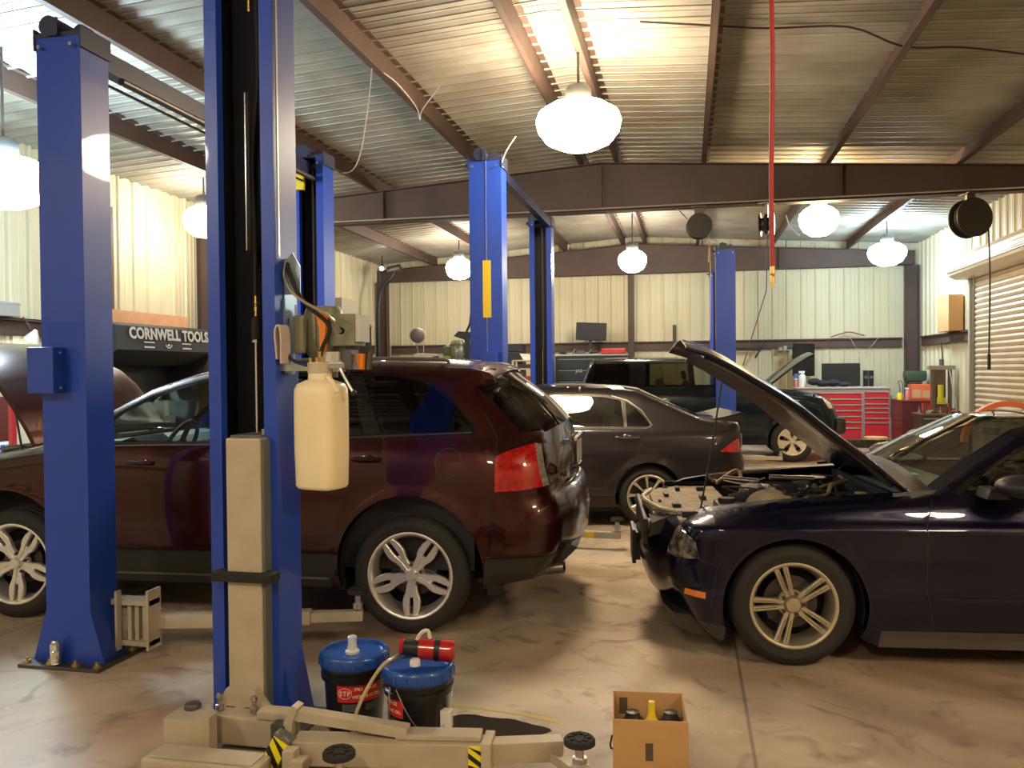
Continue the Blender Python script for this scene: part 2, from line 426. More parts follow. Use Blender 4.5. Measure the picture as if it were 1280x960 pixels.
def lift_pad(name, parent, x, y, z, r=.062):
    mb = MB(); mb.lathe([(.001,0),(.018,0),(.018,-.05),(.03,-.05),(.03,-.09),(.001,-.09)], (x, y, z-.0), 14); st = mb.build('pad_screw', STEEL, parent)
    mb = MB(); mb.lathe([(.001,.03),(r*.9,.03),(r,.022),(r,.006),(r*.8,0),(.001,0)], (x, y, z), 20)
    for k in range(8):
        a = k*PI/4; mb.box(-.012, .012, -.006, .006, .029, .036, M=Matrix.Translation((x+math.cos(a)*r*.55, y+math.sin(a)*r*.55, z)) @ Matrix.Rotation(a+.6, 4, 'Z'))
    pad = mb.build(name, RUBBER, parent)
    return pad
def box_between(mb, p0, p1, w, h, ext=0):
    """square tube from p0 to p1"""
    p0, p1 = Vector(p0), Vector(p1); d = (p1-p0); L = d.length; d.normalize()
    u = Vector((0,0,1)).cross(d).normalized(); n = d.cross(u)
    M = Matrix(((d.x,u.x,n.x,p0.x),(d.y,u.y,n.y,p0.y),(d.z,u.z,n.z,p0.z),(0,0,0,1)))
    mb.box(-ext, L+ext, -w/2, w/2, -h/2, h/2, M, bev=.004)
    return M
def far_arm(parent, pts, w=.09, h=.08, pad=True, name='swing_arm'):
    mb = MB(); box_between(mb, pts[0], pts[1], w, h); 
    a = Vector(pts[0]); mb.cyl(a+Vector((0,0,-.09)), a+Vector((0,0,.09)), .05, n=14)
    arm = mb.build(name, BEIGE, parent)
    if len(pts) > 2:
        mb = MB(); box_between(mb, pts[1], pts[2], w*.75, h*.75, .03); mb.build('arm_extension', BEIGE, arm)
    e = Vector(pts[-1])
    if pad: lift_pad('lift_pad', arm, e.x, e.y, e.z+h/2+.09)
    return arm

BL = Matrix
# lift round the maroon SUV
L1 = empty('two_post_lift', (-3.5, 4.2, 0), 0, 'blue two-post lift with overhead beam standing around the maroon SUV', 'vehicle lift', 'blue two-post vehicle lifts')
p = lift_post(L1, 0, 0, 1, cover=True, w=.29, carriage_z=.9, h=3.6)
far_arm(p, [(.17, .13, .19), (1.25, .42, .19), (1.52, .50, .19)])
mb = MB(); mb.box(.20, .215, .02, .06, .05, .40); mb.box(.05, .4, .06, .16, .07, .10); mb.box(.05, .4, .06, .16, .31, .34); mb.box(.385, .4, .05, .17, .05, .40)
for k in range(3): mb.box(.24+k*.05, .265+k*.05, .08, .15, .1, .31)
mb.build('arm_bracket', BEIGE, p)
mb = MB(); mb.cyl((1.17, .4, .14), (1.17, .4, .26), .02, n=10); mb.build('arm_pin', STEEL, p)
p2 = lift_post(L1, .07, 3.0, -1)
mb = MB(); mb.box(.0, .09, .1, 2.95, 3.50, 3.62); mb.build('overhead_beam', mat('beam_dark_blue', (.012,.016,.06), .4), L1)
mb = MB(); mb.cyl((.13, .25, 3.46), (.13, 2.9, 3.46), .022, n=10); mb.cyl((.04, .1, 3.44), (.04, 2.9, 3.44), .01, n=8); mb.build('shutoff_bar', DKSTEEL, L1)
mb = MB(); mb.box(-.17, -.02, -.16, -.12, 3.36, 3.62); mb.build('head_label', YELLOW, p2)
# lift in the middle (yellow strip), grey sedan between its posts
L3 = empty('two_post_lift', (-1.9, 7.85, 0), 0, 'blue two-post lift with a long yellow strip on its near post, around the grey sedan', 'vehicle lift', 'blue two-post vehicle lifts')
lift_post(L3, 0, 0, 1, h=3.7, strip=True, w=.32, carriage_z=1.1)
p = lift_post(L3, -.04, 3.25, -1, h=3.7, w=.30)
mb = MB(); mb.box(.03, .11, .1, 3.2, 3.6, 3.7); mb.build('overhead_beam', mat('beam_dark_blue', (.02,.025,.10), .4), L3)
pa = far_arm(L3, [(.15, .0, .14), (.9, -.18, .14), (1.25, -.2, .14)])
mb = MB(); mb.box(.96, 1.04, -.245, -.24, .12, .17); mb.build('warning_sticker', YELLOW, pa)
# lift at the back
L4 = empty('two_post_lift', (.64, 14.7, 0), 0, 'blue two-post lift farthest back, standing around the dark SUV', 'vehicle lift', 'blue two-post vehicle lifts')
p = lift_post(L4, 0, 0, 1, h=3.72, w=.33)
p = lift_post(L4, -.02, 3.5, -1, h=3.72, w=.31)
far_arm(L4, [(.15, .1, .14), (.65, .0, .14), (.9, .0, .14)])

# ---- nearest lift: tall post in the foreground, seen from its open side
L2 = empty('two_post_lift', (-2.012, 3.57, 0), 0, 'nearest blue two-post lift, tall post with beige carriage, swing arms and white fluid jug', 'vehicle lift', 'blue two-post vehicle lifts')
w, d, h = .34, .225, 3.72
mo, mi = MB(), MB(); channel(mo, mi, w, d, .02, 4.3, -1, lip=.062)
for s in (-1, 1):
    mo.add([(s*w/2, d/2, .02), (s*(w/2+.065), d/2, .02), (s*w/2, d/2, .34), (s*w/2, -d/2+.05, .02), (s*(w/2+.045), -d/2+.05, .02), (s*w/2, -d/2+.05, .30)],
           [(0,1,2),(5,4,3),(0,3,4,1),(1,4,5,2),(2,5,3,0)])
post = mo.build('post', BLUE, L2); mi.build('channel_lining', BLUE_D, post)
mb = MB(); mb.box(-w/2-.10, w/2+.10, -d/2-.02, d/2+.08, 0, .02); mb.build('base_plate', DKSTEEL, post)
# things running inside the channel
mb = MB(); mb.cyl((0, .02, 1.2), (0, .02, 1.832), .0115, n=12); mb.lathe([(.001,0),(.028,0),(.028,.012),(.001,.012)], (0,.02,1.818), 14); mb.build('cylinder_rod', CHROME, post)
mb = MB(); mb.lathe([(.001,1.832),(.022,1.832),(.026,1.88),(.02,1.93),(.014,1.943),(.001,1.943)], (0,.02,0), 12); mb.build('hose_boot', RUBBER, post)
mb = MB(); mb.lathe([(.008,1.94),(.008,1.962),(.012,1.965),(.012,1.985),(.008,1.995),(.013,2.005),(.008,2.02),(.008,2.045)], (0,.02,0), 8, smooth=False); mb.build('hose_fitting', BRASS, post)
mb = MB(); mb.tube(bez([(0,.02,2.04),(-.005,.03,2.35),(-.018,.04,2.72),(.01,.05,3.09),(.018,.03,3.46),(.014,.0,4.2)], 30), .010, 8); mb.build('hydraulic_hose', RUBBER, post)
mb = MB(); mb.tube(bez([(.0,.065,2.16),(-.04,.07,2.3),(-.045,.07,2.53),(-.02,.055,2.9)], 24), .011, 8); mb.build('hydraulic_hose', RUBBER, post)
mb = MB(); mb.box(-.017, -.011, -.03, .0, 2.25, 2.99); mb.build('bright_guide_strip', CHROME, post)
mb = MB(); mb.cyl((.014,-.03,3.36),(.014,-.03,3.51), .008, n=8, smooth=False); mb.build('hose_fitting', BRASS, post)
# carriage
mb = MB(); mb.box(-.046, .125, -.185, .05, .12, 1.378, bev=.008); ca = mb.build('carriage', BEIGE, L2)
mb = MB(); mb.box(.1255, .136, -.175, .02, .12, 1.372, bev=.003); mb.build('carriage_edge_plate', BEIGE_D, ca)
mb = MB(); mb.box(-.035, .115, -.16, .05, 1.379, 1.39); mb.build('carriage_cap', BEIGE_D, ca)
mb = MB(); mb.cyl((.10,-.1,1.39),(.10,-.1,1.415), .011, n=8); mb.build('carriage_bolt', STEEL, ca)
mb = MB(); mb.box(-.115, .19, -.215, -.13, .728, .772, bev=.008); mb.build('rubber_door_guard', RUBBER, ca)
mb = MB(); mb.prism([(-.06,.10),(.17,.10),(.17,.165),(.105,.255),(-.03,.255),(-.06,.20)], -.235, -.186, 'y'); mb.build('carriage_foot_plate', BEIGE, ca)
for x0, x1 in ((-.03, .015), (.06, .105)):
    mb = MB(); mb.box(x0, x1, -.2362, -.2355, .172, .176); mb.build('plate_slot', BLACK, ca)
for x in (-.055, .115):
    mb = MB(); mb.lathe([(.001,.075),(.012,.07),(.014,.055),(.008,.05),(.008,.025),(.017,.022),(.017,.0),(.001,0)], (x, -.25, .165), 12); mb.build('foot_plate_bolt', STEEL, ca)
mb = MB(); mb.box(-.08, .31, -.30, -.19, .03, .158, bev=.012); mb.build('carriage_crossbeam', BEIGE, ca)
mb = MB(); mb.box(.16, .36, -.31, -.23, .159, .195, bev=.006); mb.build('pivot_tab', BEIGE, ca)
# left swing arm, folded towards the viewer
mb = MB(); mb.prism([(-.19,-.29),(-.08,-.29),(.0,-.36),(.0,-.42),(-.07,-.46),(-.19,-.46)], .02, .20, 'z'); sa = mb.build('swing_arm', BEIGE, ca)
mb = MB(); mb.lathe([(.001,.222),(.032,.222),(.036,.215),(.036,.2005)], (-.13,-.34,0), 18); mb.build('pivot_pin', DKSTEEL, sa)
mb = MB(); mb.box(-.19, .33, -.62, -.465, .01, .10, bev=.012); mb.box(-.16, .30, -.60, -.49, .1005, .108, bev=.003); mb.build('arm_tube', BEIGE, sa)
def hazard(name, parent, M, w, h):
    """yellow patch with black diagonal bars, each a raised sliver"""
    mb = MB(); mb.box(-w/2, w/2, -.002, .002, -h/2, h/2, M); o = mb.build(name, YELLOW_H, parent)
    mb = MB(); per = h*.52
    for k in range(-2, 4):
        lo = -h/2+k*per; hi = lo+per*.45; sl = w*.75
        pts = [(-w/2, lo+sl), (w/2, lo), (w/2, hi), (-w/2, hi+sl)]
        if min(q[1] for q in pts) >= h/2 or max(q[1] for q in pts) <= -h/2: continue
        pts = [(a_, max(-h/2, min(h/2, b_))) for a_, b_ in pts]
        mb.prism(pts, -.004, -.0022, 'y', M)
    mb.build('black_stripes', BLACK, o); return o
YELLOW_H = mat('hazard_yellow', (.85,.74,.02), .4)
mb = MB(); M = Matrix.Translation((.345,-.49,.115)) @ Matrix.Rotation(math.radians(28), 4, 'Y'); mb.box(-.04,.04,0,.06,-.08,.07,M,bev=.004); mb.build('sticker_plate', BEIGE_D, ca)
hazard('hazard_sticker', ca, M @ Matrix.Translation((0,-.003,-.005)), .072, .125)
mb = MB(); mb.box(.275, .345, -.40, -.34, .02, .185, bev=.003); mb.build('pin_housing', mat('dark_green_steel', (.045,.055,.045), .45), ca)
# long telescoping arm to the right
A0, A1, A2 = Vector((.40,-.42,.105)), Vector((1.20,-.305,.105)), Vector((1.49,-.195,.10))
mb = MB(); box_between(mb, A0, A1, .11, .10); arm = mb.build('swing_arm', BEIGE, L2)
mb = MB(); mb.prism([(.335,.04),(.365,.04),(.375,.20),(.40,.262),(.375,.272),(.355,.235),(.335,.20)], -.40, -.34, 'y'); mb.build('pivot_bracket', BEIGE, arm)
mb = MB(); box_between(mb, A1-Vector((.06,0,0)), A2, .075, .085); mb.build('arm_extension', BEIGE, arm)
mb = MB(); M = box_between(mb, A1-Vector((.02,0,0)), A1+Vector((.02,.003,0)), .135, .125); mb.build('arm_collar', BEIGE, arm)
mb = MB(); box_between(mb, (.82,-.34,.168), (1.17,-.29,.168), .085, .022); mb.build('arm_top_plate', BEIGE, arm)
ang = math.atan2(.115,.80)
hazard('hazard_sticker', arm, Matrix.Translation((1.165,-.368,.105)) @ Matrix.Rotation(ang,4,'Z'), .065, .095)
mb = MB(); box_between(mb, (.375,-.36,.225), (.87,-.35,.185), .06, .045); mb.build('upper_link', BEIGE, arm)
mb = MB(); mb.box(.405,.455,-.55,-.49,.06,.15,bev=.004); mb.box(.44,.50,-.56,-.5,.05,.12,bev=.004); mb.build('step_block', BEIGE, arm)
lift_pad('lift_pad', arm, 1.578, -.31, .17, .064)
mb = MB(); mb.prism([(1.44,-.24),(1.46,-.16),(1.60,-.26),(1.62,-.33),(1.55,-.36)], .06, .10, 'z'); mb.build('pad_holder', BEIGE, arm)
lift_pad('lift_pad', arm, .675, -.60, .172, .064)
mb = MB(); mb.cyl((.675,-.60,.01),(.675,-.60,.081), .04, n=14); mb.build('pad_holder', STEEL, arm)

n_before = set(bpy.data.objects)
# power unit with fluid jug on the right face of the near post
PX = .185
mb = MB(); mb.prism([(.001,2.02),(.09,2.02),(.09,2.16),(.05,2.23),(.001,2.18)], -.03, -.024, 'y', Matrix.Translation((PX,0,0)))
mb.box(PX, PX+.004, -.03, .1, 1.98, 2.2); mb.box(PX, PX+.22, .0, .08, 1.64, 1.655); mb.box(PX, PX+.012, -.04, .06, 1.62, 2.0)
br = mb.build('steel_bracket', mat('zinc_plate', (.32,.42,.5), .35, .7), L2)
PU = (PX+.145, .12)
mb = MB(); mb.lathe([(.001,1.97),(.085,1.965),(.095,1.94),(.095,1.74),(.085,1.72),(.07,1.70),(.07,1.60),(.001,1.60)], (PU[0], PU[1], 0), 24)
for k in range(12):
    a = k*PI/6; mb.box(-.002,.002,.09,.102,1.75,1.93, Matrix.Translation((PU[0],PU[1],0)) @ Matrix.Rotation(a,4,'Z'))
mt = mb.build('pump_motor', GREYG, L2)
mb = MB(); mb.box(PU[0]-.11, PU[0]-.045, PU[1]-.14, PU[1]-.08, 1.72, 1.92, bev=.02); mb.build('capacitor_cover', GREYG, mt)
mb = MB(); mb.box(PU[0]+.08, PU[0]+.21, PU[1]-.1, PU[1]+.05, 1.76, 1.92, bev=.004); mb.box(PU[0]+.03,PU[0]+.08,PU[1]-.06,PU[1]+.02,1.82,1.88); sw = mb.build('switch_box', GREYG, mt)
mb = MB(); mb.box(PU[0]+.211, PU[0]+.235, PU[1]-.09, PU[1]+.04, 1.78, 1.915); mb.build('box_label', mat('label_grey', (.5,.5,.46), .5), sw)
mb = MB(); mb.lathe([(.001,-.02),(.012,-.02),(.012,0),(.018,0),(.018,.01)], (PU[0]+.14, PU[1]-.1, 1.835), 8, axis='y', smooth=False); mb.build('conduit_connector', STEEL, sw)
mb = MB(); mb.prism([(PU[0]+.01,1.93),(PU[0]+.065,1.93),(PU[0]+.07,1.85),(PU[0]+.055,1.72),(PU[0]+.035,1.72),(PU[0]+.035,1.85)], PU[1]-.13, PU[1]-.09, 'y'); mb.build('orange_guard', ORANGE, mt)
mb = MB(); mb.box(PU[0]+.05, PU[0]+.13, PU[1]-.12, PU[1]-.03, 1.63, 1.73); mb.build('rating_plate', mat('label_white', (.62,.61,.55), .5), mt)
mb = MB(); mb.box(PU[0]+.135, PU[0]+.19, PU[1]-.1, PU[1]-.0, 1.64, 1.74); mb.cyl((PU[0]+.24,PU[1],1.64),(PU[0]+.25,PU[1],1.73),.02,n=8); mb.build('valve_block', DKSTEEL, mt)
mb = MB(); mb.prism([(PU[0]+.20,1.72),(PU[0]+.24,1.72),(PU[0]+.235,1.64),(PU[0]+.21,1.64)], PU[1]-.06, PU[1]-.03, 'y'); mb.build('orange_tab', ORANGE, mt)
# reservoir jug
JX, JY = PX+.205, -.06
def jug():
    prof = []
    secs = [(1.05,.085,.07),(1.055,.10,.085),(1.07,.108,.092),(1.25,.112,.096),(1.5,.112,.096),(1.545,.110,.094),(1.57,.098,.085),(1.588,.075,.07),(1.592,.06,.058),(1.625,.058,.056)]
    vs = []; fs = []; n = 36
    for z, a, b in secs:
        for j in range(n):
            t = 2*PI*j/n; c, s_ = math.cos(t), math.sin(t)
            k = 5 if z < 1.58 else 2
            r = (abs(c)**k+abs(s_)**k)**(-1/k)
            ext = 1.0+ (.10 if (c > .6 and z < 1.58) else 0)
            vs.append((a*r*c*ext, b*r*s_, z))
    m_ = len(secs)
    for i in range(m_-1):
        for j in range(n): fs.append((i*n+j, i*n+(j+1) % n, (i+1)*n+(j+1) % n, (i+1)*n+j))
    fs.append(tuple(range(n))[::-1]); fs.append(tuple(range((m_-1)*n, m_*n)))
    mb = MB(); mb.add(vs, fs, True, Matrix.Translation((JX, JY, 0)) @ Matrix.Rotation(math.radians(-14), 4, 'Z')); return mb
JUG = mat('translucent_jug', (.86,.76,.52), .35, 0, .2, noise=(4,(.80,.68,.42),.5))
MATS['translucent_jug'].node_tree.nodes['Principled BSDF'].inputs['Subsurface Weight'].default_value = .35
MATS['translucent_jug'].node_tree.nodes['Principled BSDF'].inputs['Subsurface Radius'].default_value = (.06,.04,.02)
jo = jug().build('fluid_jug', JUG, L2, sharp=60)
mb = MB(); mb.lathe([(.056,1.622),(.062,1.625),(.062,1.675),(.045,1.68),(.001,1.68)], (JX,JY,0), 20); mb.build('jug_collar', mat('clear_cap', (.5,.45,.35), .2, 0, .3), jo)
mb = MB()
for dx in (-.035, 0, .03): mb.cyl((JX+dx, JY-.03, 1.62), (JX+dx, JY-.03, 1.70), .009, n=8)
mb.tube([(JX,JY,1.68),(JX,JY,1.73)], .011, 8); mb.build('brass_fittings', BRASS, jo)
mb = MB(); mb.box(JX+.055, JX+.085, -.14, -.135, 1.24, 1.32, bev=.002); mb.build('jug_label', mat('label_blue_grey', (.42,.45,.52), .5), jo)
mb = MB(); mb.tube(bez([(JX+.055,JY-.03,1.60),(JX+.085,JY-.05,1.585),(JX+.11,JY-.06,1.545),(JX+.117,JY-.06,1.53)], 10), .011, 8); mb.build('jug_handle', JUG, jo)
mb = MB(); mb.box(PX, JX-.05, JY-.02, JY+.02, 1.635, 1.67); mb.build('clamp_band', STEEL, L2)
mb = MB(); mb.box(JX+.05, JX+.13, JY-.03, JY+.0, 1.645, 1.675, bev=.004); mb.build('clamp_band', STEEL, L2)
mb = MB(); mb.tube(bez([(JX+.115,JY-.02,1.685),(JX+.118,JY-.02,1.645),(JX+.15,JY-.03,1.59),(JX+.19,JY-.04,1.53)], 14), .009, 8); lv = mb.build('release_lever', STEEL, L2)
mb = MB(); mb.ball((JX+.195,JY-.04,1.525), .014); mb.tube([(JX+.14,JY-.02,1.57),(JX+.165,JY-.02,1.64)], .003, 5); mb.build('lever_knob', BLACK, lv)
# hoses
mb = MB(); mb.tube(bez([(PX+.02,-.02,2.18),(PX+.04,-.05,2.13),(PX+.12,-.06,1.98),(JX+.045,-.05,1.86),(JX+.01,-.05,1.75),(JX,JY,1.71)], 40), .011, 8); ho = mb.build('hydraulic_hose', RUBBER, L2)
mb = MB(); mb.tube(bez([(PX+.01,-.02,2.2),(PX+.02,-.06,2.1),(PX+.1,-.08,2.0),(JX+.06,-.07,1.9),(PU[0]+.14,PU[1]-.13,1.84)], 40), .007, 8); mb.build('steel_conduit', mat('flex_conduit', (.5,.44,.33), .35, .7), L2)
mb = MB(); mb.tube(bez([(PX+.01,-.01,1.9),(PX+.015,-.04,1.8),(PX+.05,-.07,1.70),(JX-.05,-.08,1.66),(JX-.035,JY-.02,1.655)], 30), .009, 8); mb.build('blue_hose', mat('hose_blue', (.02,.03,.09), .4), L2)
mb = MB(); mb.tube(bez([(PX+.03,.12,4.0),(PX+.05,.05,3.7),(PX+.0,-.02,3.55)], 20), .005, 6); mb.build('thin_wire', mat('wire_pale', (.4,.38,.32), .6), L2)
mb = MB(); mb.box(PX+.005, PX+.012, -.1, -.085, 2.2, 4.0); mb.build('edge_strip', STEEL, L2)

# the power unit is a compact one: final size and height of its pieces
for o_ in [x for x in bpy.data.objects if x not in n_before and x.type == 'MESH']:
    o_.data.transform(Matrix.Translation((0, 0, .168)) @ Matrix.Scale(.925, 4))
# folded rag on the post
mb = MB(); pts = bez([(0,0,-.12),(-.008,0,-.05),(-.012,0,.0),(0,0,.03),(.014,0,.03),(.026,0,0),(.028,0,-.06),(.026,0,-.14)], 28)
vs = []; fs = []
for i, q in enumerate(pts):
    a, b = pts[max(i-1, 0)], pts[min(i+1, len(pts)-1)]; t = (b-a).normalized(); n_ = Vector((t.z, 0, -t.x))
    for s in (1, -1):
        for y in (-.04, .05): vs.append((q.x+n_.x*.004*s, y, q.z+n_.z*.004*s))
for i in range(len(pts)-1):
    o = 4*i
    fs += [(o,o+1,o+5,o+4),(o+2,o+6,o+7,o+3),(o,o+4,o+6,o+2),(o+1,o+3,o+7,o+5)]
fs += [(0,2,3,1)]; k = 4*(len(pts)-1); fs += [(k,k+1,k+3,k+2)]
mb.add(vs, fs, True, Matrix.Translation((-2.012+.171+.018, 3.47, 1.855)) @ Matrix.Diagonal((.75,1,1.0,1)))
rag = mb.build('shop_rag', mat('pale_cloth', (.55,.45,.42), .9), None, sharp=80)
tag(rag, 'pale pink folded shop rag hanging on the right side of the nearest blue post', 'rag')
# shiny pin on the base plate of the left post
mb = MB(); mb.lathe([(.001,.155),(.018,.155),(.022,.15),(.022,.14),(.028,.138),(.03,.13),(.03,.10),(.027,.098),(.03,.094),(.03,.03),(.026,.028),(.028,.024),(.028,.0205),(.001,.0205)], (0,0,0), 20)
tag(mb.build('lift_adapter', CHROME, None, (-3.5-.04, 4.2-.17, .004)), 'shiny steel cylinder standing on the base plate of the left blue post', 'lift adapter')
# ------------------------------------------------------------------ car kit
def paint(name, col, flake, rough=.32, metal=.55):
    m = mat(name, col, rough, metal, .7, coat_rough=.025, spec=.2)
    nt = m.node_tree; b = nt.nodes['Principled BSDF']
    lw = nt.nodes.new('ShaderNodeLayerWeight'); lw.inputs['Blend'].default_value = .45
    mx = nt.nodes.new('ShaderNodeMix'); mx.data_type = 'RGBA'; mx.inputs['A'].default_value = (*flake, 1); mx.inputs['B'].default_value = (*col, 1)
    nt.links.new(lw.outputs['Facing'], mx.inputs['Factor']); nt.links.new(mx.outputs['Result'], b.inputs['Base Color'])
    return m
def glass(name, tint, refl=1.0):
    m = bpy.data.materials.new(name); m.use_nodes = True; nt = m.node_tree; nt.nodes.clear()
    out = nt.nodes.new('ShaderNodeOutputMaterial'); mix = nt.nodes.new('ShaderNodeMixShader')
    fr = nt.nodes.new('ShaderNodeFresnel'); fr.inputs['IOR'].default_value = 1.5
    geo = nt.nodes.new('ShaderNodeNewGeometry'); 
    tr = nt.nodes.new('ShaderNodeBsdfTransparent'); tr.inputs['Color'].default_value = (*tint, 1)
    gl = nt.nodes.new('ShaderNodeBsdfGlossy'); gl.inputs['Roughness'].default_value = .01
    # same reflection whichever side the pane is looked at from
    ms = nt.nodes.new('ShaderNodeMath'); ms.operation = 'MULTIPLY_ADD'; ms.inputs[1].default_value = (1/1.5-1.5); ms.inputs[2].default_value = 1.5
    nt.links.new(geo.outputs['Backfacing'], ms.inputs[0]); nt.links.new(ms.outputs[0], fr.inputs['IOR'])
    mm = nt.nodes.new('ShaderNodeMath'); mm.operation = 'MULTIPLY_ADD'; mm.inputs[1].default_value = 1.5*refl; mm.inputs[2].default_value = .0; mm.use_clamp = True
    nt.links.new(fr.outputs[0], mm.inputs[0]); nt.links.new(mm.outputs[0], mix.inputs[0])
    nt.links.new(tr.outputs[0], mix.inputs[1]); nt.links.new(gl.outputs[0], mix.inputs[2]); nt.links.new(mix.outputs[0], out.inputs['Surface'])
    MATS[name] = m; return m
TYRE = mat('tyre_rubber', (.022,.02,.017), .75, bump=(120,.2))
INNERBLK = mat('car_underside_black', (.008,.008,.008), .8)
CLAD = mat('grey_black_cladding', (.025,.023,.02), .55)
GLOSSBLK = mat('gloss_black', (.004,.004,.005), .15, 0, 1.0)
REDLENS = mat('red_lens', (.55,.01,.01), .12, 0, 1.0, noise=(30,(.18,.0,.0),.7))
CLEARLENS = mat('clear_lens', (.55,.52,.45), .08, .4, 1.0, noise=(40,(.2,.18,.15),.7))
AMBER = mat('amber_lens', (.8,.22,.02), .25, 0, .6)

def inpoly(x, z, P):
    c = False; n = len(P); j = n-1
    for i in range(n):
        xi, zi = P[i]; xj, zj = P[j]
        if (zi > z) != (zj > z) and x < (xj-xi)*(z-zi)/(zj-zi)+xi: c = not c
        j = i
    return c
def hermite(T):
    n = len(T); sl = []
    d = [(T[i+1][1]-T[i][1])/(T[i+1][0]-T[i][0]) for i in range(n-1)]
    for i in range(n):
        if i == 0: sl.append(d[0])
        elif i == n-1: sl.append(d[-1])
        else: sl.append(0 if d[i-1]*d[i] < 0 else 2*d[i-1]*d[i]/(d[i-1]+d[i]) if d[i-1]+d[i] else 0)
    def f(z):
        if z <= T[0][0]: return T[0][1]
        if z >= T[-1][0]: return T[-1][1]
        for i in range(n-1):
            if z <= T[i+1][0]:
                h = T[i+1][0]-T[i][0]; t = (z-T[i][0])/h
                return (2*t**3-3*t*t+1)*T[i][1]+(t**3-2*t*t+t)*h*sl[i]+(-2*t**3+3*t*t)*T[i+1][1]+(t**3-t*t)*h*sl[i+1]
    return f

